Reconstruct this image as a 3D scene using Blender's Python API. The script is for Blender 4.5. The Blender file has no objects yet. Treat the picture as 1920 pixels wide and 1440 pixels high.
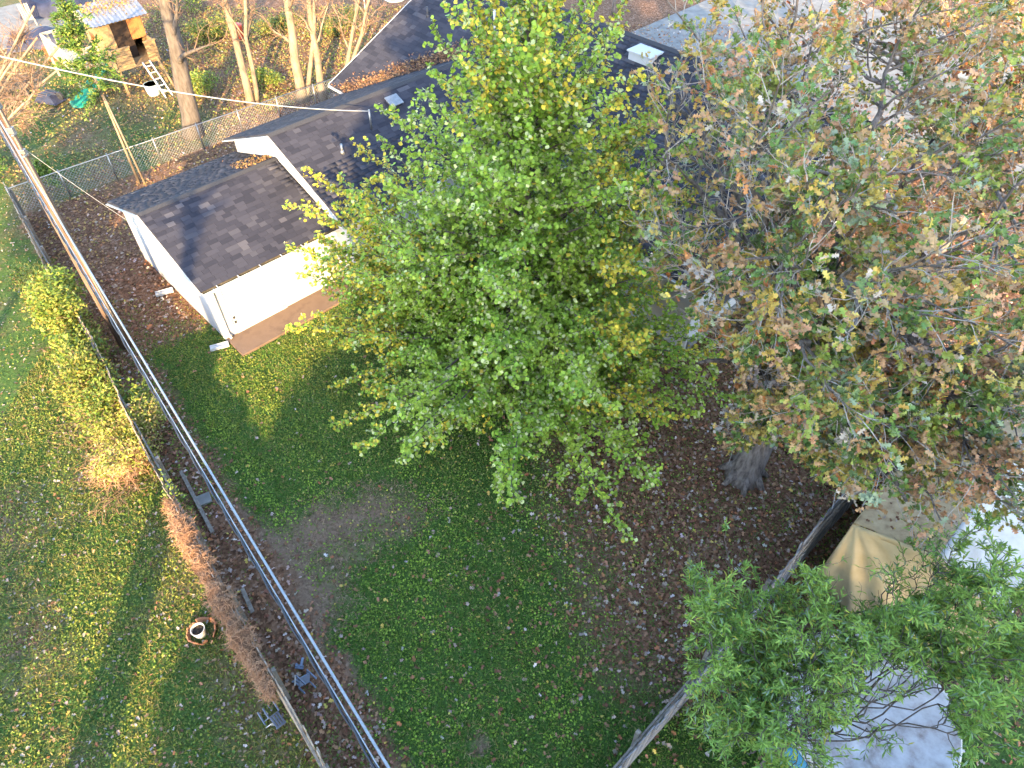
import bpy, bmesh, math, random
import numpy as np
from mathutils import Vector, Matrix

random.seed(7)
rng = np.random.default_rng(11)
S = bpy.context.scene
COL = S.collection

# ------------------------------------------------------------------ camera, sky, sun, exposure
CAM_H, PITCH, FPX = 17.0, math.radians(47.1), 1331.0
cd = bpy.data.cameras.new('camera')
cd.sensor_width = 36.0
cd.lens = 36.0 * FPX / 1920.0
cd.clip_start, cd.clip_end = 0.1, 1500.0
cam = bpy.data.objects.new('camera', cd)
cam.location = (0, 0, CAM_H)
cam.rotation_euler = (math.pi / 2 - PITCH, 0, 0)
COL.objects.link(cam)
S.camera = cam

SUN_EL = math.radians(18.5)
SH = Vector((-0.087, 0.996, 0))                       # the way shadows fall on the ground
world = bpy.data.worlds.new('World')
S.world = world
world.use_nodes = True
wn = world.node_tree
sky = wn.nodes.new('ShaderNodeTexSky')
sky.sky_type = 'NISHITA'
sky.sun_disc = False
sky.sun_elevation = SUN_EL
sky.ozone_density = 1.0
sky.dust_density = 0.8
sky.sun_rotation = math.atan2(-SH.x, -SH.y)
bg = wn.nodes['Background']
bg.inputs['Strength'].default_value = 0.15
wn.links.new(sky.outputs[0], bg.inputs[0])
sd = bpy.data.lights.new('sun', 'SUN')
sd.energy = 2.7
sd.angle = math.radians(0.6)
sd.color = (1.0, 0.71, 0.36)
sun = bpy.data.objects.new('sun', sd)
sun.rotation_euler = Vector((SH.x * math.cos(SUN_EL), SH.y * math.cos(SUN_EL), -math.sin(SUN_EL))).to_track_quat('-Z', 'Y').to_euler()
sun.location = (0, -40, 40)
COL.objects.link(sun)
S.view_settings.view_transform = 'Standard'
S.view_settings.look = 'None'
S.view_settings.gamma = 1.0
S.view_settings.exposure = 3.02
S.cycles.max_bounces = 4
S.cycles.adaptive_threshold = 0.02
S.cycles.diffuse_bounces = 1
S.cycles.transmission_bounces = 1
S.cycles.glossy_bounces = 2
S.cycles.caustics_reflective = False
S.cycles.caustics_refractive = False
S.cycles.transparent_max_bounces = 6

# ------------------------------------------------------------------ the plot's own axes: the buildings and fences lie along e1, e2
AX = math.radians(44)
E1 = Vector((math.cos(AX), math.sin(AX), 0))
E2 = Vector((-math.sin(AX), math.cos(AX), 0))
RZ = Matrix.Rotation(AX, 4, 'Z')
def W(a, b, z=0.0): return E1 * a + E2 * b + Vector((0, 0, z))
def toab(x, y): return x * E1.x + y * E1.y, x * E2.x + y * E2.y
_s, _c = math.sin(PITCH), math.cos(PITCH)
def survey(u, v, z=0.0):                               # a point of the photograph at a known height, as a point of the place
    x, y = (u - 960) / FPX, (720 - v) / FPX
    t = (CAM_H - z) / (_s - y * _c)
    return Vector((x * t, t * (_c + y * _s), z))
def project(p):
    d = p[:, 1] * _c + (CAM_H - p[:, 2]) * _s
    return 960 + FPX * p[:, 0] / d, 720 - FPX * (p[:, 1] * _s - (CAM_H - p[:, 2]) * _c) / d

# ------------------------------------------------------------------ materials
def new_mat(name):
    m = bpy.data.materials.new(name); m.use_nodes = True
    nt = m.node_tree
    return m, nt, nt.nodes['Principled BSDF']
def N(nt, t, **kw):
    n = nt.nodes.new(t)
    for k, v in kw.items():
        if k in n.inputs: n.inputs[k].default_value = v
        else: setattr(n, k, v)
    return n
def ramp(nt, stops):
    r = nt.nodes.new('ShaderNodeValToRGB')
    el = r.color_ramp.elements
    while len(el) < len(stops): el.new(0.5)
    for e, (p, c) in zip(el, stops): e.position = p; e.color = (*c, 1)
    return r
def mat_noise(name, c0, c1, scale=8.0, rough=0.7, bump=0.15, detail=6.0, stretch=(1, 1, 1), metal=0.0, spec=0.3, c2=None, coord='Object', bscale=None):
    m, nt, b = new_mat(name)
    tc = N(nt, 'ShaderNodeTexCoord'); mp = N(nt, 'ShaderNodeMapping'); mp.inputs['Scale'].default_value = stretch
    nz = N(nt, 'ShaderNodeTexNoise', Scale=scale, Detail=detail, Roughness=0.62)
    nt.links.new(tc.outputs[coord], mp.inputs[0]); nt.links.new(mp.outputs[0], nz.inputs['Vector'])
    st = [(0.3, c0), (0.7, c1)] if c2 is None else [(0.28, c0), (0.5, c1), (0.74, c2)]
    r = ramp(nt, st); nt.links.new(nz.outputs['Fac'], r.inputs[0])
    nt.links.new(r.outputs[0], b.inputs['Base Color'])
    b.inputs['Roughness'].default_value = rough; b.inputs['Metallic'].default_value = metal
    b.inputs['Specular IOR Level'].default_value = spec
    if bump:
        n2 = N(nt, 'ShaderNodeTexNoise', Scale=bscale or scale * 3, Detail=5.0)
        nt.links.new(mp.outputs[0], n2.inputs['Vector'])
        bp = N(nt, 'ShaderNodeBump', Strength=bump, Distance=0.03)
        nt.links.new(n2.outputs['Fac'], bp.inputs['Height']); nt.links.new(bp.outputs[0], b.inputs['Normal'])
    return m
def mat_leaf(name, rough=0.55, trans=0.35, spec=0.35):
    m, nt, b = new_mat(name)
    at = N(nt, 'ShaderNodeAttribute'); at.attribute_name = 'col'
    b.inputs['Roughness'].default_value = rough; b.inputs['Specular IOR Level'].default_value = spec
    nt.links.new(at.outputs['Color'], b.inputs['Base Color'])
    if trans:
        tr = N(nt, 'ShaderNodeBsdfTranslucent'); mx = N(nt, 'ShaderNodeMixShader', Fac=trans)
        nt.links.new(at.outputs['Color'], tr.inputs['Color'])
        nt.links.new(b.outputs[0], mx.inputs[1]); nt.links.new(tr.outputs[0], mx.inputs[2])
        nt.links.new(mx.outputs[0], nt.nodes['Material Output'].inputs['Surface'])
    return m
def mat_per_object(name, stops, rough=0.85, scale=30, bump=0.3, stretch=(1, 1, 1), var=0.35):
    m, nt, b = new_mat(name)
    oi = N(nt, 'ShaderNodeObjectInfo'); r = ramp(nt, stops); nt.links.new(oi.outputs['Random'], r.inputs[0])
    tc = N(nt, 'ShaderNodeTexCoord'); mp = N(nt, 'ShaderNodeMapping'); mp.inputs['Scale'].default_value = stretch
    nt.links.new(tc.outputs['Object'], mp.inputs[0])
    ad = N(nt, 'ShaderNodeVectorMath'); ad.operation = 'ADD'
    nt.links.new(mp.outputs[0], ad.inputs[0]); nt.links.new(oi.outputs['Location'], ad.inputs[1])
    nz = N(nt, 'ShaderNodeTexNoise', Scale=scale, Detail=5.0); nt.links.new(ad.outputs[0], nz.inputs['Vector'])
    mr = N(nt, 'ShaderNodeMapRange'); mr.inputs['To Min'].default_value = 1 - var; mr.inputs['To Max'].default_value = 1 + var
    nt.links.new(nz.outputs['Fac'], mr.inputs['Value'])
    hs = N(nt, 'ShaderNodeHueSaturation'); nt.links.new(r.outputs[0], hs.inputs['Color']); nt.links.new(mr.outputs[0], hs.inputs['Value'])
    nt.links.new(hs.outputs[0], b.inputs['Base Color'])
    b.inputs['Roughness'].default_value = rough; b.inputs['Specular IOR Level'].default_value = 0.25
    bp = N(nt, 'ShaderNodeBump', Strength=bump, Distance=0.01); nt.links.new(nz.outputs['Fac'], bp.inputs['Height']); nt.links.new(bp.outputs[0], b.inputs['Normal'])
    return m

M = {}
M['leaf'] = mat_leaf('leaf', 0.5, 0.28)
M['oak_leaf'] = mat_leaf('oak_leaf', 0.45, 0.18, 0.4)
M['dry_leaf'] = mat_leaf('dry_leaf', 0.7, 0.15, 0.25)
M['grass'] = mat_leaf('grass', 0.6, 0.3, 0.25)
M['white_wall'] = mat_noise('white_wall', (0.40, 0.40, 0.41), (0.47, 0.47, 0.48), 1.2, 0.6, 0.06)
M['white_trim'] = mat_noise('white_trim', (0.44, 0.44, 0.44), (0.52, 0.52, 0.51), 5, 0.45, 0.03)
M['gutter_in'] = mat_noise('gutter_in', (0.03, 0.028, 0.02), (0.10, 0.08, 0.05), 6, 0.9, 0.3)
M['shingle'] = mat_leaf('shingle', 0.92, 0, 0.2)
M['roof_deck'] = mat_noise('roof_deck', (0.03, 0.03, 0.035), (0.055, 0.055, 0.062), 40, 0.95, 0.3)
M['bark_oak'] = mat_noise('bark_oak', (0.035, 0.028, 0.025), (0.16, 0.13, 0.115), 9, 0.9, 0.9, stretch=(1, 1, 0.25), c2=(0.24, 0.21, 0.19))
M['bark_pale'] = mat_noise('bark_pale', (0.15, 0.105, 0.07), (0.32, 0.24, 0.165), 6, 0.85, 0.4, stretch=(1, 1, 0.3))
M['bark_grey'] = mat_noise('bark_grey', (0.06, 0.048, 0.04), (0.16, 0.13, 0.11), 8, 0.9, 0.8, stretch=(1, 1, 0.25))
M['twig_grey'] = mat_noise('twig_grey', (0.24, 0.20, 0.175), (0.46, 0.41, 0.37), 5, 0.85, 0.2)
M['twig_warm'] = mat_noise('twig_warm', (0.13, 0.075, 0.048), (0.27, 0.17, 0.11), 5, 0.85, 0.2)
M['pole_wood'] = mat_noise('pole_wood', (0.05, 0.028, 0.018), (0.16, 0.10, 0.07), 7, 0.85, 0.6, stretch=(4, 4, 0.2), c2=(0.23, 0.17, 0.13))
M['picket'] = mat_per_object('picket', [(0.0, (0.13, 0.135, 0.16)), (0.5, (0.20, 0.205, 0.235)), (1.0, (0.28, 0.28, 0.305))], 0.9, 16, 0.6, (14, 14, 0.7), 0.5)
M['picket_warm'] = mat_per_object('picket_warm', [(0.0, (0.20, 0.15, 0.11)), (0.5, (0.32, 0.26, 0.20)), (1.0, (0.40, 0.34, 0.28))], 0.9, 16, 0.6, (14, 14, 0.7), 0.5)
M['old_wood'] = mat_noise('old_wood', (0.12, 0.10, 0.085), (0.30, 0.26, 0.22), 10, 0.9, 0.5, stretch=(1, 1, 6))
M['apron'] = mat_noise('apron', (0.11, 0.072, 0.052), (0.17, 0.115, 0.082), 1.6, 0.85, 0.2, c2=(0.14, 0.093, 0.066))
M['concrete'] = mat_noise('concrete', (0.13, 0.125, 0.12), (0.21, 0.205, 0.195), 2, 0.85, 0.15)
M['dark_metal'] = mat_noise('dark_metal', (0.015, 0.015, 0.018), (0.05, 0.05, 0.055), 6, 0.5, 0.05)
M['galv'] = mat_noise('galv', (0.22, 0.22, 0.225), (0.34, 0.34, 0.345), 12, 0.4, 0.05, metal=0.7, spec=0.5)
M['wire_dull'] = mat_noise('wire_dull', (0.20, 0.20, 0.20), (0.34, 0.34, 0.33), 12, 0.6, 0.0)
M['cable_bright'] = mat_noise('cable_bright', (0.20, 0.22, 0.25), (0.30, 0.33, 0.37), 30, 0.4, 0.1, metal=0.3, spec=0.5)
M['cable_dark'] = mat_noise('cable_dark', (0.012, 0.013, 0.02), (0.035, 0.038, 0.05), 20, 0.4, 0.05, spec=0.5)
M['cable_grey'] = mat_noise('cable_grey', (0.34, 0.33, 0.31), (0.48, 0.47, 0.45), 20, 0.5, 0.0)
M['tan_tarp'] = mat_noise('tan_tarp', (0.46, 0.35, 0.19), (0.56, 0.44, 0.26), 2.5, 0.6, 0.08)
M['tan_tarp_dirty'] = mat_noise('tan_tarp_dirty', (0.28, 0.185, 0.11), (0.43, 0.31, 0.18), 4.0, 0.85, 0.3, c2=(0.52, 0.39, 0.24))
M['white_tarp'] = mat_noise('white_tarp', (0.27, 0.265, 0.26), (0.40, 0.395, 0.39), 1.4, 0.6, 0.3, c2=(0.46, 0.46, 0.455))
M['pool_cover'] = mat_noise('pool_cover', (0.20, 0.155, 0.14), (0.40, 0.385, 0.40), 2.6, 0.65, 0.5, c2=(0.54, 0.54, 0.57), bscale=5)
M['pool_blue'] = mat_noise('pool_blue', (0.05, 0.25, 0.48), (0.12, 0.40, 0.65), 3, 0.35, 0.05)
M['terracotta'] = mat_noise('terracotta', (0.28, 0.12, 0.06), (0.42, 0.20, 0.11), 8, 0.85, 0.2)
M['pot_white'] = mat_noise('pot_white', (0.48, 0.46, 0.43), (0.62, 0.60, 0.57), 6, 0.5, 0.08)
M['soil'] = mat_noise('soil', (0.02, 0.016, 0.013), (0.06, 0.045, 0.035), 18, 0.95, 0.6)
M['blue_plastic'] = mat_noise('blue_plastic', (0.10, 0.13, 0.19), (0.17, 0.21, 0.29), 4, 0.5, 0.08)
M['pale_plastic'] = mat_noise('pale_plastic', (0.42, 0.42, 0.44), (0.55, 0.55, 0.56), 4, 0.55, 0.05)
M['playwood'] = mat_noise('playwood', (0.22, 0.135, 0.065), (0.34, 0.225, 0.115), 5, 0.8, 0.2, stretch=(1, 1, 3))
M['playwood_orange'] = mat_noise('playwood_orange', (0.30, 0.10, 0.03), (0.42, 0.17, 0.055), 5, 0.75, 0.2, stretch=(3, 3, 0.6))
M['cream_rail'] = mat_noise('cream_rail', (0.33, 0.28, 0.20), (0.44, 0.385, 0.29), 5, 0.7, 0.1)
M['tin'] = mat_noise('tin', (0.20, 0.21, 0.23), (0.32, 0.33, 0.36), 5, 0.4, 0.05, metal=0.5, spec=0.5)
M['slide_green'] = mat_noise('slide_green', (0.01, 0.14, 0.10), (0.02, 0.22, 0.16), 4, 0.45, 0.04)
M['red_plastic'] = mat_noise('red_plastic', (0.42, 0.05, 0.02), (0.55, 0.09, 0.04), 4, 0.5, 0.05)
M['navy_tarp'] = mat_noise('navy_tarp', (0.012, 0.014, 0.03), (0.035, 0.04, 0.075), 3, 0.6, 0.3)
M['inner_shade'] = mat_noise('inner_shade', (0.02, 0.012, 0.008), (0.05, 0.03, 0.02), 5, 0.95, 0.1)  # near-black brown painted in for the shade inside the playhouse
M['swing_pale'] = mat_noise('swing_pale', (0.42, 0.50, 0.42), (0.55, 0.62, 0.54), 6, 0.6, 0.05)
M['vent_dark'] = mat_noise('vent_dark', (0.03, 0.03, 0.035), (0.07, 0.07, 0.08), 8, 0.6, 0.05)

# ------------------------------------------------------------------ mesh helpers
class MB:
    def __init__(s): s.v = []; s.f = []; s.m = []
    def add(s, vs, fs, mi=0):
        o = len(s.v); s.v += [tuple(p) for p in vs]
        for f in fs: s.f.append([i + o for i in f]); s.m.append(mi)
    def box(s, c, size, mat=None, mi=0):
        hx, hy, hz = (q / 2 for q in size)
        vs = [Vector((x, y, z)) for x in (-hx, hx) for y in (-hy, hy) for z in (-hz, hz)]
        c = Vector(c)
        vs = [((mat @ p) if mat else p) + c for p in vs]
        s.add(vs, [(0, 1, 3, 2), (4, 6, 7, 5), (0, 4, 5, 1), (2, 3, 7, 6), (0, 2, 6, 4), (1, 5, 7, 3)], mi)
    def bar(s, p, q, w, h, mi=0):                      # a square bar between two points
        p, q = Vector(p), Vector(q); d = q - p
        R = d.to_track_quat('Z', 'Y').to_matrix()
        s.box((p + q) / 2, (w, h, d.length), R, mi)
    def tube(s, pts, rads, n=6, mi=0, cap=True):
        pts = [Vector(p) for p in pts]; o = len(s.v)
        up = Vector((0.31, 0.17, 0.93))
        for i, p in enumerate(pts):
            d = pts[min(i + 1, len(pts) - 1)] - pts[max(i - 1, 0)]
            if d.length < 1e-6: d = Vector((0, 0, 1))
            d.normalize()
            x = d.cross(up)
            if x.length < 0.05: x = d.cross(Vector((1, 0, 0)))
            x.normalize(); y = d.cross(x)
            r = rads[i] if hasattr(rads, '__len__') else rads
            for k in range(n):
                a = 2 * math.pi * k / n
                q = p + x * (math.cos(a) * r) + y * (math.sin(a) * r)
                s.v.append((q.x, q.y, q.z))
        for i in range(len(pts) - 1):
            for k in range(n):
                k2 = (k + 1) % n
                s.f.append([o + i * n + k, o + i * n + k2, o + (i + 1) * n + k2, o + (i + 1) * n + k]); s.m.append(mi)
        if cap:
            s.f.append([o + k for k in range(n)][::-1]); s.m.append(mi)
            s.f.append([o + (len(pts) - 1) * n + k for k in range(n)]); s.m.append(mi)
    def build(s, name, mats, parent=None, smooth=False, bevel=0, loc=None):
        me = bpy.data.meshes.new(name)
        me.from_pydata(s.v, [], s.f)
        if not isinstance(mats, (list, tuple)): mats = [mats]
        for m in mats: me.materials.append(M[m] if isinstance(m, str) else m)
        me.polygons.foreach_set('material_index', s.m)
        if smooth: me.polygons.foreach_set('use_smooth', [True] * len(me.polygons))
        me.update()
        o = bpy.data.objects.new(name, me); COL.objects.link(o)
        if parent: o.parent = parent
        if loc is not None: o.location = loc
        if bevel:
            bv = o.modifiers.new('bevel', 'BEVEL'); bv.width = bevel; bv.segments = 2; bv.limit_method = 'ANGLE'
        return o
def tag(o, label=None, cat=None, group=None, kind=None):
    if label: o['label'] = label
    if cat: o['category'] = cat
    if group: o['group'] = group
    if kind: o['kind'] = kind
    return o
def thing(name, label, cat, loc=(0, 0, 0), rotz=0.0, group=None):
    o = bpy.data.objects.new(name, None); COL.objects.link(o)
    o.empty_display_size = 0.2
    o.location = loc; o.rotation_euler = (0, 0, rotz)
    return tag(o, label, cat, group)
def inst(name, me, mat4, parent):
    o = bpy.data.objects.new(name, me); COL.objects.link(o); o.parent = parent; o.matrix_local = mat4
    return o

def np_mesh(name, V, F, mat, colors=None, parent=None, smooth=False):
    me = bpy.data.meshes.new(name)
    k = F.shape[1]
    me.vertices.add(len(V)); me.loops.add(F.size); me.polygons.add(len(F))
    me.vertices.foreach_set('co', np.ascontiguousarray(V, np.float32).ravel())
    me.loops.foreach_set('vertex_index', np.ascontiguousarray(F, np.int32).ravel())
    me.polygons.foreach_set('loop_start', np.arange(0, F.size, k, dtype=np.int32))
    me.polygons.foreach_set('loop_total', np.full(len(F), k, np.int32))
    if smooth: me.polygons.foreach_set('use_smooth', np.ones(len(F), bool))
    if colors is not None:
        at = me.attributes.new('col', 'FLOAT_COLOR', 'POINT')
        c4 = np.ones((len(V), 4), np.float32); c4[:, :3] = colors
        at.data.foreach_set('color', c4.ravel())
    me.materials.append(M[mat] if isinstance(mat, str) else mat)
    me.update(calc_edges=True)
    o = bpy.data.objects.new(name, me); COL.objects.link(o)
    if parent: o.parent = parent
    return o
def unit(v): return v / np.maximum(np.linalg.norm(v, axis=-1, keepdims=True), 1e-9)
def frames(n, d):
    z = unit(n); y = unit(d - (d * z).sum(1, keepdims=True) * z); x = np.cross(y, z)
    return np.stack([x, y, z], 2)
def leaf_mesh(name, pos, R, sc, tv, tf, col, mat, parent=None):
    n, k = len(pos), len(tv)
    V = np.einsum('nij,kj->nki', R, tv) * sc[:, None, None] + pos[:, None, :]
    F = (tf[None, :, :] + (np.arange(n) * k)[:, None, None]).reshape(-1, tf.shape[1])
    return np_mesh(name, V.reshape(-1, 3), F, mat, np.repeat(col, k, 0), parent)
def rdir(n, up=0.0):
    v = unit(rng.normal(size=(n, 3))); v[:, 2] += up
    return unit(v)
def pick(n, table):
    w = np.array([t[0] for t in table]); c = np.array([t[1] for t in table])
    return c[rng.choice(len(table), n, p=w / w.sum())] * rng.uniform(0.75, 1.25, (n, 1)) * rng.uniform(0.92, 1.08, (n, 3))

# leaf outlines, one unit long
GINKGO_V = np.array([(0, 0, 0), (-.52, .52, .10), (-.20, .90, -.02), (.20, .86, -.04), (.52, .50, .10)], float)
GINKGO_F = np.array([(0, 2, 1), (0, 3, 2), (0, 4, 3)])
def fan(half, cz):
    pts = [(0, 0)] + half + [(0, 1)] + [(-x, y) for x, y in half[::-1]]
    v = [(0, .5, 0)] + [(x, y, cz * abs(x) - 0.18 * (y - .5) ** 2) for x, y in pts]
    n = len(pts)
    return np.array(v, float), np.array([(0, 1 + i, 1 + (i + 1) % n) for i in range(n)])
OAK_V, OAK_F = fan([(.27, .18), (.12, .35), (.40, .50), (.14, .62), (.28, .84)], 0.35)
LIT_V, LIT_F = fan([(.28, .26), (.13, .44), (.36, .66)], 0.45)
WIL_V = np.array([(0, 0, 0), (-.08, .28, .05), (.08, .28, .0), (-.09, .6, .14), (.09, .6, .08), (.02, 1, .02)], float)
WIL_F = np.array([(0, 2, 1), (1, 2, 4), (1, 4, 3), (3, 4, 5)])
OVAL_V = np.array([(0, 0, 0), (-.26, .4, .08), (0, .45, 0), (.26, .4, .08), (0, 1, -.05)], float)
OVAL_F = np.array([(0, 2, 1), (0, 3, 2), (1, 2, 4), (2, 3, 4)])
BLADE_V = np.array([(-.10, 0, 0), (.10, 0, 0), (.0, 1, .0)], float)
BLADE_F = np.array([(0, 1, 2)])
CLOV_V = np.array([(-.5, 0, .08), (0, -.5, 0), (.5, 0, .08), (0, .5, 0)], float)
CLOV_F = np.array([(0, 1, 2), (0, 2, 3)])

# ------------------------------------------------------------------ the plot: where things lie on the ground
def fence_a(b): return -0.60 + 0.106 * b               # the alley fence, a along b
def sstep(x, a, b):
    t = np.clip((x - a) / (b - a), 0, 1); return t * t * (3 - 2 * t)
_wv = [(rng.uniform(-1, 1, 2), rng.uniform(0, 6.28)) for _ in range(14)]
def wob(x, y, s):
    r = 0
    for i, (k, p) in enumerate(_wv): r = r + np.sin((x * k[0] + y * k[1]) * s * (1 + i * 0.35) + p) / (1 + 0.25 * i)
    return r / 5.0
def zones(x, y):
    """grass, leaf litter and bare soil cover at points of the ground"""
    a, b = toab(x, y)
    w1, w2 = wob(x, y, 1.1), wob(y, -x, 2.6)
    dist = a - (-0.60 + 0.106 * b)                     # + : our side of the alley fence
    litter = sstep(x + 0.22 * (y - 9) + 0.9 * w1 + 0.5 * w2, -1.5, 4.5) * sstep(y, 3.0, 8.0)
    litter = litter * np.where(b < 1.3, 0.75, 1.0)
    litter = np.maximum(litter, 0.9 * (1 - sstep(np.abs(dist - 0.7) + 0.4 * w2, 0.5, 1.3)))
    litter = np.maximum(litter, 0.95 * sstep(b + 0.9 * w1, 19.8, 22.0) * (1 - sstep(a, 5.0, 9.0)) * (dist > 0))
    litter = np.maximum(litter, 0.75 * sstep(b + w2, 26.5, 28) * (dist > 0))
    litter = np.where(b > 32.5, 0.45 + 0.25 * w1 + 0.35 * sstep(a, 10, 16), litter)
    litter = np.where((dist < 0), 0.36 + 0.28 * w1 + 0.25 * w2, litter)
    bare = .92 * np.exp(-(((x + 4.8) * 0.8 + (y - 10.3) * 0.45) / 2.7) ** 2 - (((y - 10.3) * 0.85 - (x + 4.8) * 0.35) / 1.25) ** 2)
    bare = np.maximum(bare, np.exp(-((x + 5.3) ** 2 + (y - 8.5) ** 2) / 1.6))
    for hx, hy, hr in ((-6.05, 9.89, .35), (-4.17, 6.4, .38), (-.75, 4.9, .22), (-7.9, 10.6, .5)):
        bare = np.maximum(bare, 1.3 * np.exp(-((x - hx) ** 2 + (y - hy) ** 2) / (hr * hr)))
    bare = np.clip(bare * (1.0 + 0.9 * w2 + .4 * w1), 0, 1)
    grass = np.clip(1.0 - 0.85 * np.clip(litter, 0, 1) - 0.78 * bare + 0.15 * w2, 0.03, 1)
    return np.clip(grass, 0, 1), np.clip(litter, 0, 1), bare, dist, a, b

def build_ground():
    xs = np.concatenate([[-400, -150, -70, -45], np.arange(-34, 22.01, 0.34), [32, 60, 150, 400]])
    ys = np.concatenate([[-400, -150, -60, -25, -8], np.arange(1.0, 50.01, 0.34), [60, 90, 170, 400]])
    X, Y = np.meshgrid(xs, ys)
    x, y = X.ravel(), Y.ravel()
    g, l, b, dist, a, bb = zones(x, y)
    z = 0.03 * wob(x, y, 0.9) + 0.012 * wob(y, x, 4.0) - 0.05 * b - 0.02
    inside = (np.abs(x) < 36) & (y > 0) & (y < 51)
    z = np.where(inside, z, -0.02)
    nx, ny = len(xs), len(ys)
    i, j = np.meshgrid(np.arange(nx - 1), np.arange(ny - 1))
    o = (j * nx + i).ravel()
    F = np.stack([o, o + 1, o + nx + 1, o + nx], 1)
    m, nt, bs = new_mat('ground_soil')
    at = N(nt, 'ShaderNodeAttribute'); at.attribute_name = 'col'
    sp = N(nt, 'ShaderNodeSeparateColor'); nt.links.new(at.outputs['Color'], sp.inputs[0])
    tc = N(nt, 'ShaderNodeTexCoord')
    n1 = N(nt, 'ShaderNodeTexNoise', Scale=14.0, Detail=8.0, Roughness=0.7); nt.links.new(tc.outputs['Object'], n1.inputs['Vector'])
    n2 = N(nt, 'ShaderNodeTexNoise', Scale=3.0, Detail=6.0, Roughness=0.65); nt.links.new(tc.outputs['Object'], n2.inputs['Vector'])
    v1 = N(nt, 'ShaderNodeTexVoronoi', Scale=15.0); nt.links.new(tc.outputs['Object'], v1.inputs['Vector'])
    soil = ramp(nt, [(0.3, (0.07, 0.045, 0.03)), (0.55, (0.20, 0.135, 0.092)), (0.8, (0.36, 0.26, 0.185))]); nt.links.new(n1.outputs['Fac'], soil.inputs[0])
    gr = ramp(nt, [(0.3, (0.025, 0.045, 0.012)), (0.55, (0.06, 0.115, 0.025)), (0.8, (0.13, 0.17, 0.045))]); nt.links.new(n1.outputs['Fac'], gr.inputs[0])
    lt = ramp(nt, [(0.0, (0.045, 0.022, 0.013)), (0.4, (0.13, 0.065, 0.036)), (0.75, (0.21, 0.115, 0.07)), (1.0, (0.30, 0.22, 0.18))]); nt.links.new(v1.outputs['Color'], lt.inputs[0])
    def mixer(f, c0, c1):
        mx = N(nt, 'ShaderNodeMix'); mx.data_type = 'RGBA'
        nt.links.new(f, mx.inputs[0]); nt.links.new(c0, mx.inputs[6]); nt.links.new(c1, mx.inputs[7]); return mx.outputs[2]
    def edge(sock, lo=0.3, hi=0.7):
        ad = N(nt, 'ShaderNodeMath'); ad.operation = 'ADD'; nt.links.new(sock, ad.inputs[0])
        sb = N(nt, 'ShaderNodeMath'); sb.operation = 'SUBTRACT'; nt.links.new(n2.outputs['Fac'], sb.inputs[0]); sb.inputs[1].default_value = 0.5
        nt.links.new(sb.outputs[0], ad.inputs[1])
        mr = N(nt, 'ShaderNodeMapRange'); mr.inputs['From Min'].default_value = lo; mr.inputs['From Max'].default_value = hi
        nt.links.new(ad.outputs[0], mr.inputs['Value']); return mr.outputs[0]
    c = mixer(edge(sp.outputs['Red']), soil.outputs[0], gr.outputs[0])
    c = mixer(edge(sp.outputs['Green'], 0.35, 0.85), c, lt.outputs[0])
    nt.links.new(c, bs.inputs['Base Color'])
    bs.inputs['Roughness'].default_value = 0.95; bs.inputs['Specular IOR Level'].default_value = 0.15
    bp = N(nt, 'ShaderNodeBump', Strength=0.8, Distance=0.04); nt.links.new(n1.outputs['Fac'], bp.inputs['Height']); nt.links.new(bp.outputs[0], bs.inputs['Normal'])
    M['ground'] = m
    o = np_mesh('ground', np.stack([x, y, z], 1), F, 'ground', np.stack([g, l, b], 1), smooth=True)
    tag(o, 'yard ground of grass, bare soil and leaf litter', 'ground', kind='structure')
build_ground()

GARAGE = (5.3, 10.25, 19.75, 26.2)                      # a0, a1, b0, b1 of the walls
def on_building(a, b, grow=0.0):
    g = grow
    r = (a > 5.3 - g) & (a < 10.3) & (b > 19.75 - g) & (b < 26.2 + g)
    r |= (a > 10.2) & (a < 17) & (b > 18.8 - g) & (b < 26.4 + g)
    r |= (a > 16.25 - g) & (a < 30 + g) & (b > 8.4 - g) & (b < 27.9 + g)
    r |= (a > 5.25) & (a < 10.6) & (b > 18.55) & (b < 19.75)
    return r

# concrete apron in front of the garage door
mb = MB()
mb.box((0, 0, 0), (4.9, 1.12, 0.16))
apron = mb.build('garage_apron', 'apron', bevel=0.01)
apron.matrix_world = Matrix.Translation(W(7.75, 19.16, 0.0)) @ RZ
tag(apron, 'brown stained concrete apron in front of the white garage door', 'concrete apron', kind='structure')
# pale concrete drive beyond the house
mb = MB()
mb.box((0, 0, 0), (16, 32, 0.10))
drv = mb.build('driveway', 'concrete'); drv.matrix_world = Matrix.Translation(W(42.5, 11.2, -0.01)) @ RZ
tag(drv, 'pale concrete driveway beyond the house', 'driveway', kind='structure')
mb = MB(); mb.box((0, 0, 0), (9, 7, 0.10))
pat = mb.build('patio_slab', 'concrete'); pat.matrix_world = Matrix.Translation(W(9.5, 54.5, -0.01)) @ RZ
tag(pat, 'grey patio slab at the far left corner', 'patio', kind='structure')

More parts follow.
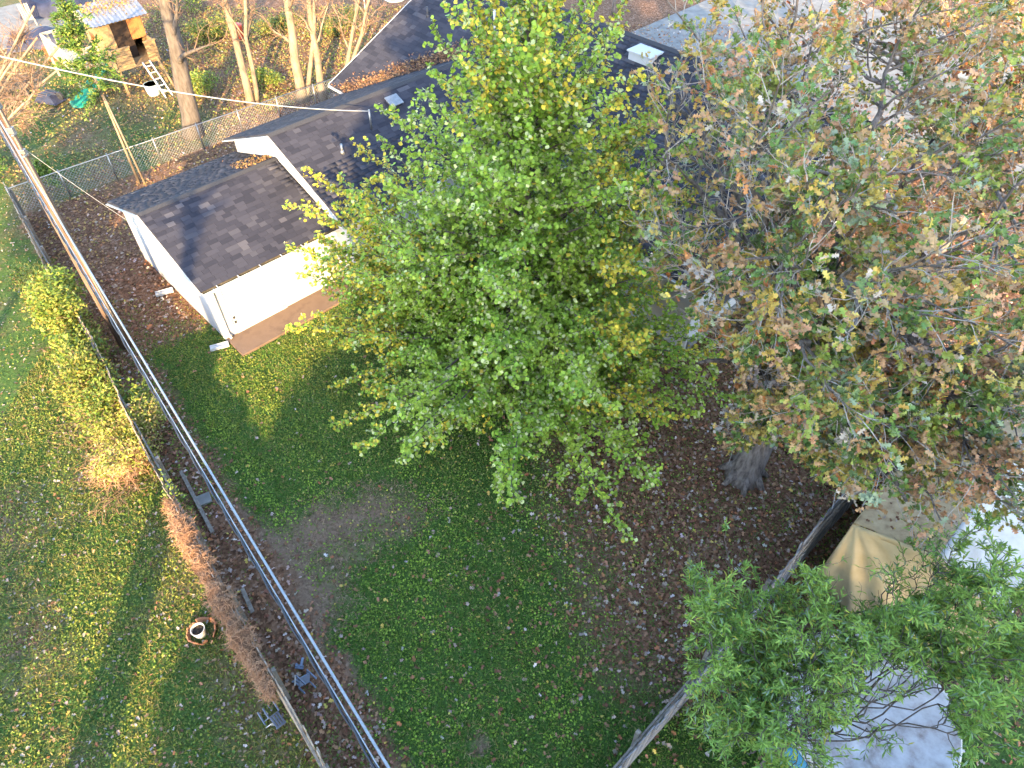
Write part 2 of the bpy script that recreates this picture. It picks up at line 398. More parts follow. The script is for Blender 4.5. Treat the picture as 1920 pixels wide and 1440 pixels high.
# ------------------------------------------------------------------ roofs
SHADES = np.array([1.06, 1.0, .86]) * np.array([(0.024, 0.026, 0.042), (0.029, 0.031, 0.049), (0.035, 0.037, 0.057), (0.042, 0.044, 0.066), (0.053, 0.055, 0.078), (0.072, 0.073, 0.098)])
def roof_rows(o, along, up, length, slope_len, expo, wmin, wmax, keep=None):
    """tabs laid on a slope: (matrix, width, shade)"""
    along, up = along.normalized(), up.normalized(); nrm = along.cross(up)
    if nrm.z < 0: nrm = -nrm
    out = []
    rows = int(slope_len / expo)
    tilt = 0.010
    for r in range(rows):
        t = -random.uniform(0, wmax)
        while t < length:
            w = random.uniform(wmin, wmax)
            t0, t1 = max(t, 0), min(t + w, length)
            if t1 - t0 > 0.04:
                c = o + along * ((t0 + t1) / 2) + up * (r * expo + expo * 0.5) + nrm * 0.012
                if keep is None or keep(c):
                    k = min(5, max(0, int(abs(random.gauss(2.2, 1.3)))))
                    out.append((c, t1 - t0 - 0.006, along, up, nrm, k))
            t += w
    return out
def shingle_mat4(s, expo):
    c, w, al, up, nr, k = s
    R = Matrix((al, up, nr)).transposed()
    R = R @ Matrix.Rotation(-0.03, 3, 'X')
    return Matrix.Translation(c) @ R.to_4x4() @ Matrix.Diagonal((w, 1, 1, 1))
def shingle_meshes(expo):
    ms = []
    for k in range(6):
        me = bpy.data.meshes.new('shingle')
        h, d = 0.009, expo * 0.53
        me.from_pydata([(-.5, -d, -h), (.5, -d, -h), (.5, d, -h), (-.5, d, -h), (-.5, -d, h), (.5, -d, h), (.5, d, h), (-.5, d, h)], [],
                       [(4, 5, 6, 7), (0, 1, 5, 4), (1, 2, 6, 5), (3, 0, 4, 7), (2, 3, 7, 6)])
        at = me.attributes.new('col', 'FLOAT_COLOR', 'POINT')
        for d_ in at.data: d_.color = (*SHADES[k], 1)
        me.materials.append(M['shingle']); ms.append(me)
    return ms
def lay_shingles(roof, tabs, single, expo):
    ms = shingle_meshes(expo)
    d = sorted(range(len(tabs)), key=single)
    for i in d[:300]: inst('shingle', ms[tabs[i][5]], shingle_mat4(tabs[i], expo), roof)
    rest = d[300:]
    base = np.array([v.co[:] for v in ms[0].vertices]); F0 = np.array([p.vertices[:] for p in ms[0].polygons])
    V = []; C = []
    for i in rest:
        m4 = np.array(shingle_mat4(tabs[i], expo))
        V.append(base @ m4[:3, :3].T + m4[:3, 3]); C.append(np.repeat(SHADES[tabs[i][5]][None] * random.uniform(.92, 1.08), 8, 0))
    n = len(rest)
    F = (F0[None] + (np.arange(n) * 8)[:, None, None]).reshape(-1, 4)
    o = np_mesh('shingle_field', np.concatenate(V), F, 'shingle', np.concatenate(C), roof)
    tag(o, kind='stuff')
def pentagon(mb, a0, a1, b0, b1, ze, zr, along='a', z0=-0.1):
    """a gabled block of walls, ridge along a or b"""
    if along == 'a':
        bm = (b0 + b1) / 2
        prof = lambda a: [W(a, b0, z0), W(a, b1, z0), W(a, b1, ze), W(a, bm, zr), W(a, b0, ze)]
        p, q = prof(a0), prof(a1)
    else:
        am = (a0 + a1) / 2
        prof = lambda b: [W(a0, b, z0), W(a1, b, z0), W(a1, b, ze), W(am, b, zr), W(a0, b, ze)]
        p, q = prof(b0), prof(b1)
    mb.add(p + q, [(4, 3, 2, 1, 0), (5, 6, 7, 8, 9)] + [(i, (i + 1) % 5, 5 + (i + 1) % 5, 5 + i) for i in range(5)])
def slab(mb, p0, p1, p2, p3, th, mi=0):
    n = (p1 - p0).cross(p3 - p0).normalized()
    if n.z < 0: n = -n
    t = [p0, p1, p2, p3]; u = [p - n * th for p in t]
    mb.add(t + u, [(0, 1, 2, 3), (7, 6, 5, 4), (0, 4, 5, 1), (1, 5, 6, 2), (2, 6, 7, 3), (3, 7, 4, 0)], mi)

# ------------------------------------------------------------------ garage
gar = thing('garage', 'white garage with grey shingle gable roof beside the utility pole', 'garage')
a0, a1, b0, b1 = GARAGE
G_ZE, G_ZR, G_BM = 2.46, 3.66, (19.42 + 26.58) / 2
gsl = (G_ZR - G_ZE) / (G_BM - 19.42)
mb = MB()
pentagon(mb, a0, a1 + 0.05, b0, b1, G_ZE + gsl * (b0 - 19.42) - 0.10, G_ZR - 0.12)
mb.build('wall', 'white_wall', gar)
mb = MB()
ra = a0 - 0.28
slab(mb, W(ra, 19.42, G_ZE), W(a1 - 0.02, 19.42, G_ZE), W(a1 - 0.02, G_BM, G_ZR), W(ra, G_BM, G_ZR), 0.05)
slab(mb, W(ra, G_BM, G_ZR - 0.001), W(a1 - 0.02, G_BM, G_ZR - 0.001), W(a1 - 0.02, 26.58, G_ZE), W(ra, 26.58, G_ZE), 0.05)
roof = mb.build('roof', 'roof_deck', gar)
EXPO = 0.185
up1 = W(0, G_BM - 19.42, G_ZR - G_ZE); sl1 = up1.length
tabs = roof_rows(W(ra, 19.42, G_ZE), E1, up1, a1 - ra - 0.03, sl1, EXPO, 0.22, 0.46)
nfront = len(tabs)
tabs += roof_rows(W(ra, 26.58, G_ZE), E1, W(0, G_BM - 26.58, G_ZR - G_ZE), a1 - ra - 0.03, sl1, EXPO, 0.22, 0.46)
lay_shingles(roof, tabs, lambda i: (i >= nfront, toab(tabs[i][0].x, tabs[i][0].y)[0]), EXPO)
mb = MB()                                              # ridge caps
t = ra
while t < a1 - 0.05:
    for sgn in (-1, 1):
        p = W(t, G_BM, G_ZR + 0.028 + 0.004 * (int(t / 0.2) % 2)); q = W(t + 0.21, G_BM, G_ZR + 0.034)
        dn = W(0, sgn * 0.15, -0.15 * gsl)
        slab(mb, p, q, q + dn, p + dn, 0.008)
    t += 0.2
mb.build('ridge_cap', 'roof_deck', roof)
for nm, sgn, bb0 in (('rake_board', 1, 19.42), ('rake_board', -1, 26.58)):
    mb = MB()
    mb.bar(W(ra - 0.012, bb0, G_ZE - 0.06), W(ra - 0.012, G_BM - sgn * 0.01, G_ZR - 0.06), 0.14, 0.024)
    mb.build(nm, 'white_trim', roof)
# gutter with hangers along the front eave
mb = MB()
n = 8; L0, L1 = ra + 0.02, a1
prof = [(0.07 * math.cos(math.pi + math.pi * k / (n - 1)), 0.075 * math.sin(math.pi + math.pi * k / (n - 1))) for k in range(n)]
o_ = [(W(L0, 19.36 + y, G_ZE - 0.005 + z), W(L1, 19.36 + y, G_ZE - 0.005 + z)) for y, z in prof]
i_ = [(W(L0, 19.36 + y * .88, G_ZE - 0.005 + z * .88), W(L1, 19.36 + y * .88, G_ZE - 0.005 + z * .88)) for y, z in prof]
vs = [p for q in o_ for p in q] + [p for q in i_ for p in q]
fs = [(2 * k, 2 * k + 1, 2 * k + 3, 2 * k + 2) for k in range(n - 1)]
fi = [(2 * n + 2 * k, 2 * n + 2 * k + 2, 2 * n + 2 * k + 3, 2 * n + 2 * k + 1) for k in range(n - 1)]
mb.add(vs, fs, 0); mb.add(vs, fi, 1)
mb.add(vs, [(0, 1, 2 * n + 1, 2 * n), (2 * n - 2, 4 * n - 2, 4 * n - 1, 2 * n - 1), tuple([2 * k for k in range(n)])], 0)
gut = mb.build('gutter', ['white_trim', 'gutter_in'], gar)
for a in (5.55, 6.3, 7.1, 7.9, 8.7, 9.5):
    mb = MB(); mb.box((0, 0, 0), (0.03, 0.19, 0.012)); h = mb.build('hanger', 'white_trim', gut)
    h.matrix_world = Matrix.Translation(W(a, 19.37, G_ZE + 0.008)) @ RZ
# front: corner board, downspout, two doors
def gbox(name, ac, bc, zc, sa, sb, sz, mat, parent=gar, bevel=0.004):
    mb = MB(); mb.box((0, 0, 0), (sa, sb, sz)); o = mb.build(name, mat, parent, bevel=bevel)
    o.matrix_world = Matrix.Translation(W(ac, bc, zc)) @ RZ
    return o
gbox('corner_board', a0 + 0.06, b0 - 0.012, 1.18, 0.14, 0.03, 2.5, 'white_trim')
gbox('corner_board', a0 - 0.012, b0 + 0.08, 1.18, 0.03, 0.15, 2.5, 'white_trim')
mb = MB()
mb.tube([W(5.42, 19.36, 2.40), W(5.42, 19.40, 2.30), W(5.42, 19.66, 2.16), W(5.42, 19.68, 2.0), W(5.42, 19.68, 0.30), W(5.42, 19.60, 0.20), W(5.42, 19.5, 0.16)], 0.045, 8)
mb.build('downspout', 'white_trim', gar, smooth=True)
gbox('door_jamb', 5.66, b0 - 0.02, 1.10, 0.10, 0.05, 2.3, 'white_trim')
gbox('door_jamb', 9.85, b0 - 0.02, 1.10, 0.10, 0.05, 2.3, 'white_trim')
gbox('door_header', 7.75, b0 - 0.022, 2.22, 4.1, 0.045, 0.10, 'white_trim')
m, nt, bs = new_mat('door_white')                      # white paint with rust stains running up from the sill
tc = N(nt, 'ShaderNodeTexCoord'); sx = N(nt, 'ShaderNodeSeparateXYZ'); nt.links.new(tc.outputs['Object'], sx.inputs[0])
nz = N(nt, 'ShaderNodeTexNoise', Scale=6.0, Detail=5.0); nt.links.new(tc.outputs['Object'], nz.inputs['Vector'])
dx = N(nt, 'ShaderNodeMath'); dx.operation = 'SUBTRACT'; nt.links.new(sx.outputs['X'], dx.inputs[0]); dx.inputs[1].default_value = 0.90
ab_ = N(nt, 'ShaderNodeMath'); ab_.operation = 'ABSOLUTE'; nt.links.new(dx.outputs[0], ab_.inputs[0])
fx = N(nt, 'ShaderNodeMapRange'); fx.inputs['From Min'].default_value = 0.22; fx.inputs['From Max'].default_value = 0.02; nt.links.new(ab_.outputs[0], fx.inputs['Value'])
fz = N(nt, 'ShaderNodeMapRange'); fz.inputs['From Min'].default_value = -0.45; fz.inputs['From Max'].default_value = -1.05; nt.links.new(sx.outputs['Z'], fz.inputs['Value'])
mu = N(nt, 'ShaderNodeMath'); mu.operation = 'MULTIPLY'; nt.links.new(fx.outputs[0], mu.inputs[0]); nt.links.new(fz.outputs[0], mu.inputs[1])
m2 = N(nt, 'ShaderNodeMath'); m2.operation = 'MULTIPLY'; nt.links.new(mu.outputs[0], m2.inputs[0]); nt.links.new(nz.outputs['Fac'], m2.inputs[1])
mx = N(nt, 'ShaderNodeMix'); mx.data_type = 'RGBA'; nt.links.new(m2.outputs[0], mx.inputs[0]); mx.inputs[6].default_value = (.45, .45, .455, 1); mx.inputs[7].default_value = (.42, .28, .14, 1)
nt.links.new(mx.outputs[2], bs.inputs['Base Color']); bs.inputs['Roughness'].default_value = 0.5
M['door_white'] = m
dr = gbox('garage_door', 6.72, b0 - 0.012, 1.10, 1.98, 0.036, 2.14, 'door_white')
gbox('hinge', 5.80, b0 - 0.05, 0.75, 0.07, 0.02, 0.10, 'dark_metal', dr)
gbox('hinge', 5.80, b0 - 0.05, 0.55, 0.07, 0.02, 0.10, 'dark_metal', dr)
d2 = gbox('garage_door', 8.78, b0 - 0.012, 1.10, 2.0, 0.036, 2.14, 'door_white')
gbox('astragal', 7.745, b0 - 0.032, 1.10, 0.05, 0.014, 2.10, 'white_trim', d2)
gbox('sill_board', 6.72, b0 - 0.045, 0.10, 2.0, 0.06, 0.05, 'white_trim')
for a_, b_, rz, lab in ((5.05, 23.6, 0.5, 'white downspout splash block at the rear of the garage side wall'), (5.1, 19.55, 0.55, 'white downspout splash block at the front corner of the garage')):
    mb = MB(); mb.box((0, 0, 0), (0.62, 0.2, 0.07)); mb.box((0, 0.09, 0.05), (0.62, 0.03, 0.06)); mb.box((0, -0.09, 0.05), (0.62, 0.03, 0.06)); mb.box((0.30, 0, 0.05), (0.03, 0.16, 0.06))
    o = mb.build('splash_block', 'white_trim', bevel=0.006)
    o.matrix_world = Matrix.Translation(W(a_ - 0.15, b_, 0.045)) @ Matrix.Rotation(AX - rz + 0.2, 4, 'Z')
    tag(o, lab, 'splash block', 'splash blocks beside the garage')

# ------------------------------------------------------------------ house: a wing behind the garage and the main block
hs = thing('house', 'white house with dark grey shingle roofs behind the ginkgo and garage', 'house')
ME, MR_, MZE, MZR = 15.9, 23.0, 2.9, 6.2              # main eave a, ridge a, heights
WB0, WB1, WZE, WZR = 18.5, 26.7, 3.05, 4.8
HB1 = 28.2
wbm = (WB0 + WB1) / 2; wsl = (WZR - WZE) / (wbm - WB0); msl = (MZR - MZE) / (MR_ - ME)
mb = MB(); pentagon(mb, 10.25, 17.5, 18.82, 26.4, WZE + wsl * .32 - .1, WZR - .14); mb.build('wall', 'white_wall', hs)
mb = MB(); pentagon(mb, 16.25, 29.75, 8.4, 27.9, MZE + msl * .35 - .1, MZR - .14, 'b'); mb.build('wall', 'white_wall', hs)
mb = MB(); mb.box((0, 0, 0), (14.5, 0.06, 0.42)); fo = mb.build('foundation', 'concrete', hs); fo.matrix_world = Matrix.Translation(W(23.6, 8.365, 0.16)) @ RZ
aj = ME + (WZR - MZE) / msl
mb = MB()
slab(mb, W(9.98, WB0, WZE), W(ME, WB0, WZE), W(aj, wbm, WZR), W(9.98, wbm, WZR), 0.05)
slab(mb, W(9.98, wbm, WZR - .001), W(aj, wbm, WZR - .001), W(ME, WB1, WZE), W(9.98, WB1, WZE), 0.05)
rw = mb.build('roof', 'roof_deck', hs)
mb = MB()
slab(mb, W(ME, 8.0, MZE), W(ME, HB1, MZE), W(MR_, HB1, MZR), W(MR_, 8.0, MZR), 0.06)
slab(mb, W(MR_, 8.0, MZR - .001), W(MR_, HB1, MZR - .001), W(30.1, HB1, MZE), W(30.1, 8.0, MZE), 0.06)
rm = mb.build('roof', 'roof_deck', hs)
def in_main(c):                                        # wing tabs stop at the valley
    a, b = toab(c.x, c.y); return a < ME or (c.z - 0.02 > MZE + (a - ME) * msl)
tw = roof_rows(W(9.98, WB0, WZE), E1, W(0, wbm - WB0, WZR - WZE), aj - 9.98, W(0, wbm - WB0, WZR - WZE).length, EXPO, .22, .46, in_main)
nf = len(tw)
tw += roof_rows(W(9.98, WB1, WZE), E1, W(0, wbm - WB1, WZR - WZE), aj - 9.98, W(0, wbm - WB0, WZR - WZE).length, EXPO, .22, .46, in_main)
lay_shingles(rw, tw, lambda i: (i >= nf, -tw[i][0].z), EXPO)
def out_wing(c):
    a, b = toab(c.x, c.y)
    if not (WB0 < b < WB1): return True
    return c.z > WZE + wsl * (wbm - WB0 - abs(b - wbm)) - 0.01
EX2 = 0.22
tm = roof_rows(W(ME, 8.0, MZE), E2, W(MR_ - ME, 0, MZR - MZE), HB1 - 8.0, W(MR_ - ME, 0, MZR - MZE).length, EX2, .28, .52, out_wing)
lay_shingles(rm, tm, lambda i: (tm[i][0] - W(18.3, 26.5, 4.0)).length, EX2)
for (p, q) in ((W(9.96, WB0, WZE - .06), W(9.96, wbm - .01, WZR - .06)), (W(9.96, WB1, WZE - .06), W(9.96, wbm + .01, WZR - .06))):
    mb = MB(); mb.bar(p, q, 0.15, 0.03); mb.build('rake_board', 'white_trim', rw)
for (p, q) in ((W(ME, HB1 + .02, MZE - .06), W(MR_, HB1 + .02, MZR - .06)), (W(ME, 7.98, MZE - .06), W(MR_, 7.98, MZR - .06))):
    mb = MB(); mb.bar(p, q, 0.03, 0.17); mb.build('rake_board', 'white_trim', rm)
for (p, q) in ((W(10.1, WB0 - .02, WZE - .06), W(ME, WB0 - .02, WZE - .06)), (W(ME - .02, 8.0, MZE - .06), W(ME - .02, WB0 - .1, MZE - .06)), (W(ME - .02, WB1 + .1, MZE - .06), W(ME - .02, HB1, MZE - .06))):
    mb = MB(); mb.bar(p, q, 0.14, 0.05); mb.build('fascia', 'white_trim', hs)
mb = MB()                                              # ridge caps of the two roofs
t = 9.98
while t < aj - .1:
    for sg in (-1, 1):
        p = W(t, wbm, WZR + .03 + .004 * (int(t * 5) % 2)); q = W(t + .22, wbm, WZR + .036); dn = W(0, sg * .16, -.16 * wsl); slab(mb, p, q, q + dn, p + dn, .008)
    t += .21
mb.build('ridge_cap', 'roof_deck', rw)
mb = MB(); t = 8.0
while t < HB1 - .15:
    for sg in (-1, 1):
        p = W(MR_, t, MZR + .03 + .004 * (int(t * 5) % 2)); q = W(MR_, t + .22, MZR + .036); dn = W(sg * .16, 0, -.16 * msl); slab(mb, p, q, q + dn, p + dn, .008)
    t += .21
mb.build('ridge_cap', 'roof_deck', rm)
# vents, pipes and the white chase on the roofs
vz = WZE + wsl * (21.9 - WB0)
mb = MB(); mb.box((0, 0, .06), (.42, .42, .12)); v_ = mb.build('roof_vent', 'vent_dark', rw, bevel=.01); v_.matrix_world = Matrix.Translation(W(14.9, 21.9, vz)) @ RZ @ Matrix.Rotation(math.atan(wsl), 4, 'X')
mb = MB(); mb.box((0, 0, .19), (.56, .50, .04)); c_ = mb.build('vent_cap', 'galv', v_, bevel=.01); c_.matrix_world = v_.matrix_world.copy()
for (a_, b_, h_, r_, mt, rf) in ((21.2, 23.0, .95, .055, 'white_trim', rm), (12.9, 19.9, .4, .05, 'vent_dark', rw), (11.8, 20.9, .35, .045, 'galv', rw), (20.5, 26.6, .4, .045, 'vent_dark', rm)):
    z_ = (MZE + (a_ - ME) * msl) if rf is rm else (WZE + wsl * (wbm - WB0 - abs(b_ - wbm)))
    mb = MB(); mb.tube([W(a_, b_, z_ - .05), W(a_, b_, z_ + h_)], r_, 10); mb.tube([W(a_, b_, z_ - .02), W(a_, b_, z_ + .12)], [r_ * 2.2, r_ * 1.1], 10)
    mb.build('vent_pipe', mt, rf, smooth=True)
mb = MB(); mb.box((0, 0, 0), (.8, 1.0, .9)); mb.box((0, 0, .48), (.92, 1.12, .06)); ch = mb.build('chimney', 'white_wall', rm, bevel=.01); ch.matrix_world = Matrix.Translation(W(22.4, 16.0, 5.6)) @ RZ
for a_ in (18.2, 22.4, 26.2):                          # windows in the wall under the oak
    gbox('window', a_, 8.36, 1.55, 1.2, .05, 1.1, 'vent_dark', hs); gbox('window_sill', a_, 8.33, .97, 1.32, .1, .06, 'white_trim', hs)
# ------------------------------------------------------------------ alley fence on the left
def picket_mesh(w, h, th):
    me = bpy.data.meshes.new('picket'); x = w / 2; y = th / 2
    c = .028
    pr = [(-x, 0), (x, 0), (x, h - c), (x - c, h), (-x + c, h), (-x, h - c)]
    vs = [(px, -y, pz) for px, pz in pr] + [(px, y, pz) for px, pz in pr]
    me.from_pydata(vs, [], [(0, 1, 2, 3, 4, 5), (11, 10, 9, 8, 7, 6)] + [(i, 6 + i, 6 + (i + 1) % 6, (i + 1) % 6) for i in range(6)])
    me.update(); return me
def fence(name, label, A, B, h, lean, mat, side, wood):
    f = thing(name, label, 'fence', A)
    d = (B - A); L = d.length; d.normalize(); nrm = Vector((-d.y, d.x, 0)) * side
    yaw = math.atan2(d.y, d.x)
    pm = [picket_mesh(.135, h + dz, .02) for dz in (-.06, 0, .03)]
    for m_ in pm: m_.materials.append(M[mat])
    n = int(L / .145)
    for i in range(n):
        if random.random() < .012: continue
        t = (i + .5) * .145
        wv = .10 * math.sin(t * .45) + random.gauss(0, .015)
        m4 = Matrix.Translation(d * t + nrm * (.03 * math.sin(t * .8))) @ Matrix.Rotation(yaw, 4, 'Z') @ Matrix.Rotation(lean + wv * .5, 4, 'X') @ Matrix.Rotation(random.gauss(0, .015), 4, 'Y')
        inst('picket', random.choice(pm), m4, f)
    ln = Matrix.Rotation(yaw, 4, 'Z') @ Matrix.Rotation(lean, 4, 'X')
    for z in (.35, 1.0, h - .28):
        t = 0
        while t < L - .1:
            t2 = min(t + 2.4, L)
            p = d * t + nrm * .045 + (ln @ Vector((0, 0, z))); q = d * t2 + nrm * .045 + (ln @ Vector((0, 0, z)))
            mb = MB(); mb.bar(p, q, .045, .09); mb.build('rail', wood, f); t = t2
    t = .05
    while t < L:
        p = d * t + nrm * .12
        mb = MB(); mb.bar(p + Vector((0, 0, -.1)), p + (ln @ Vector((0, 0, h - .1))), .09, .09); mb.build('post', wood, f); t += 2.4
    return f
fence('picket_fence', 'weathered wooden picket fence with vines dividing the yard from the left neighbour', W(fence_a(3.0), 3.0), W(fence_a(32.3), 32.3), 1.75, .03, 'picket_warm', -1, 'old_wood')
fence('picket_fence', 'grey leaning plank fence beside the round pool at lower right', W(2.6, 1.40), W(16.4, 1.36), 1.8, -.02, 'picket', 1, 'old_wood')

# chain-link fence between the garage yard and the playhouse yard
cf = thing('chain_link_fence', 'galvanised chain-link fence between the garage and the playhouse yard', 'fence')
cA, cB, CH = W(2.9, 32.7), W(19.2, 32.0), 1.2
cd_ = (cB - cA).normalized(); cL = (cB - cA).length
nn = 8
for i in range(nn + 1):
    p = cA + cd_ * (cL * i / nn); mb = MB(); mb.tube([p, p + Vector((0, 0, CH + .05))], .03, 8); mb.tube([p + Vector((0, 0, CH + .05)), p + Vector((0, 0, CH + .1))], [.042, .01], 8); mb.build('post', 'galv', cf, smooth=True)
mb = MB(); mb.tube([cA + Vector((0, 0, CH)), cB + Vector((0, 0, CH))], .024, 8); mb.build('top_rail', 'galv', cf, smooth=True)
mb = MB(); t = -CH
while t < cL:
    for sg in (1, -1):
        t0, z0, t1, z1 = t, (0.03 if sg > 0 else CH - .02), t + CH, (CH - .02 if sg > 0 else 0.03)
        if t0 < 0: z0 += (z1 - z0) * (-t0 / CH); t0 = 0
        if t1 > cL: z1 = z0 + (z1 - z0) * ((cL - t0) / (t1 - t0)); t1 = cL
        mb.tube([cA + cd_ * t0 + Vector((0, 0, z0)), cA + cd_ * t1 + Vector((0, 0, z1))], .005, 3, cap=False)
    t += .15
tag(mb.build('wire_mesh', 'wire_dull', cf), kind='stuff')

# ------------------------------------------------------------------ utility pole and wires
PB = Vector((-13.3, 17.6, 0))
def utility_pole(base, label, extras=True):
    p = thing('utility_pole', label, 'utility pole', base, group='poles carrying the overhead cables')
    mb = MB(); mb.tube([(0, 0, -.3), (0, 0, 3), (.01, .01, 6), (0, 0, 10.6)], [.185, .17, .155, .13], 14); mb.build('shaft', 'pole_wood', p, smooth=True)
    mb = MB(); mb.tube([(.17, -.06, .0), (.165, -.06, 3), (.15, -.05, 7.4), (.14, -.03, 9.6)], .026, 7); mb.build('riser_conduit', 'old_wood', p, smooth=True)
    mb = MB(); mb.tube([(.05, -.19, .4), (.05, -.175, 4), (.04, -.16, 8.6)], .012, 5); mb.build('ground_wire', 'cable_dark', p, smooth=True)
    mb = MB(); mb.bar((-1.1, -.16, 10.2), (1.1, -.16, 10.2), .09, .11); mb.build('crossarm', 'old_wood', p)
    for x in (-.95, -.4, .4, .95):
        mb = MB(); mb.tube([(x, -.16, 10.25), (x, -.16, 10.34), (x, -.16, 10.36), (x, -.16, 10.44)], [.02, .02, .05, .03], 8); mb.build('insulator', 'pot_white', p, smooth=True)
    for z, h in ((8.62, .2), (7.9, .16), (7.3, .12)):
        mb = MB(); mb.box((.17, -.06, z), (.16, .12, h)); mb.box((.22, -.10, z - .1), (.07, .2, .05)); mb.build('bracket', 'galv', p, bevel=.008)
    return p
utility_pole(PB, 'weathered wooden utility pole standing by the alley fence near the garage')
PC = PB + Vector((11.72, -15.0, 0)).normalized() * 47
utility_pole(PC, 'wooden utility pole at the near end of the overhead cables, behind the viewpoint')
def sagline(p, q, sag, n=40):
    return [p.lerp(q, i / n) + Vector((0, 0, -4 * sag * (i / n) * (1 - i / n))) for i in range(n + 1)]
ad = (PC - PB).normalized(); rt = Vector((-ad.y, ad.x, 0))
CZ = 8.75
pts = sagline(PB + rt * -.05 + Vector((0, 0, CZ)), PC + rt * -.05 + Vector((0, 0, CZ)), .55)
mb = MB(); mb.tube(pts, .019, 8)
tag(mb.build('overhead_cable', 'cable_bright', smooth=True), 'smooth pale blue-grey overhead cable, the right one of the pair', 'cable', 'cables strung along the alley')
pts = sagline(PB + rt * -.16 + Vector((0, 0, CZ)), PC + rt * -.16 + Vector((0, 0, CZ)), .55, 60)
tw_ = thing('overhead_cable', 'dark twisted overhead cable bundle with a silver carrier wire, left of the pale cable', 'cable', group='cables strung along the alley')
mb = MB(); mb.tube([p + rt * .024 + Vector((0, 0, .02)) for p in pts], .008, 6); mb.build('carrier_wire', 'cable_bright', tw_, smooth=True)
fine = sagline(PB + rt * -.16 + Vector((0, 0, CZ)), PC + rt * -.16 + Vector((0, 0, CZ)), .55, 420)
for ph in (0, math.pi):
    mb = MB(); mb.tube([p + rt * (.020 * math.cos(i * .55 + ph)) + Vector((0, 0, .020 * math.sin(i * .55 + ph))) for i, p in enumerate(fine)], .015, 6); mb.build('conductor', 'cable_dark', tw_, smooth=True)
mast = W(13.4, 21.3, WZE + wsl * (21.3 - WB0))
mb = MB(); mb.tube([mast, mast + Vector((0, 0, .75))], .035, 8); mb.build('service_mast', 'galv', rw, smooth=True)
mb = MB(); mb.tube(sagline(PB + Vector((.15, .1, 9.9)), mast + Vector((0, 0, .7)), .35), .017, 6)
tag(mb.build('service_wire', 'cable_grey', smooth=True), 'pale service wire running from the pole over the garage to the house roof', 'wire')
mb = MB(); mb.tube(sagline(PB + Vector((.18, .05, 7.3)), W(a0 - .02, 22.2, 2.75), .12, 16), .007, 5)
tag(mb.build('telephone_wire', 'cable_grey', smooth=True), 'thin wire slanting from the pole down to the garage gable', 'wire')

# ------------------------------------------------------------------ trees
def rv(s=1.0): return Vector((random.gauss(0, s), random.gauss(0, s), random.gauss(0, s)))
def limb(p, d, L, n, wander, lift=0.0):
    pts = [Vector(p)]; d = Vector(d).normalized()
    for i in range(n):
        d = (d + rv(wander) + Vector((0, 0, lift))).normalized()
        pts.append(pts[-1] + d * (L / n))
    return pts
def at_t(pts, t):
    f = t * (len(pts) - 1); i = min(int(f), len(pts) - 2)
    return pts[i].lerp(pts[i + 1], f - i), (pts[i + 1] - pts[i]).normalized()
def side_dir(d, ang, flat=0.0):
    r = rv(); r.z *= (1 - flat)
    s = (r - d * r.dot(d))
    if s.length < 1e-4: s = Vector((1, 0, 0)).cross(d)
    s.normalize(); return (d * math.cos(ang) + s * math.sin(ang)).normalized()
def taper(r0, r1, n): return [r0 + (r1 - r0) * i / (n - 1) for i in range(n)]
def singles(parent, pos, R, sc, col, tv, tf, mat, nvar=14, name='leaf'):
    """the largest leaves in view, each a part of its own"""
    ms = []
    for k in range(nvar):
        me = bpy.data.meshes.new(name); me.from_pydata(tv.tolist(), [], tf.tolist())
        at = me.attributes.new('col', 'FLOAT_COLOR', 'POINT'); c = col[rng.integers(len(col))]
        for d_ in at.data: d_.color = (*[float(q) for q in c], 1)
        me.materials.append(M[mat]); me.update(); ms.append(me)
    for i in range(len(pos)):
        m4 = Matrix.Translation(Vector(pos[i])) @ Matrix(R[i].tolist()).to_4x4() @ Matrix.Scale(float(sc[i]), 4)
        inst(name, ms[i % nvar], m4, parent)

def in_poly(u, v, poly):
    r = np.zeros(len(u), bool); n = len(poly)
    for i in range(n):
        (x0, y0), (x1, y1) = poly[i], poly[(i + 1) % n]
        c = ((y0 > v) != (y1 > v)) & (u < (x1 - x0) * (v - y0) / (y1 - y0 + 1e-9) + x0)
        r ^= c
    return r

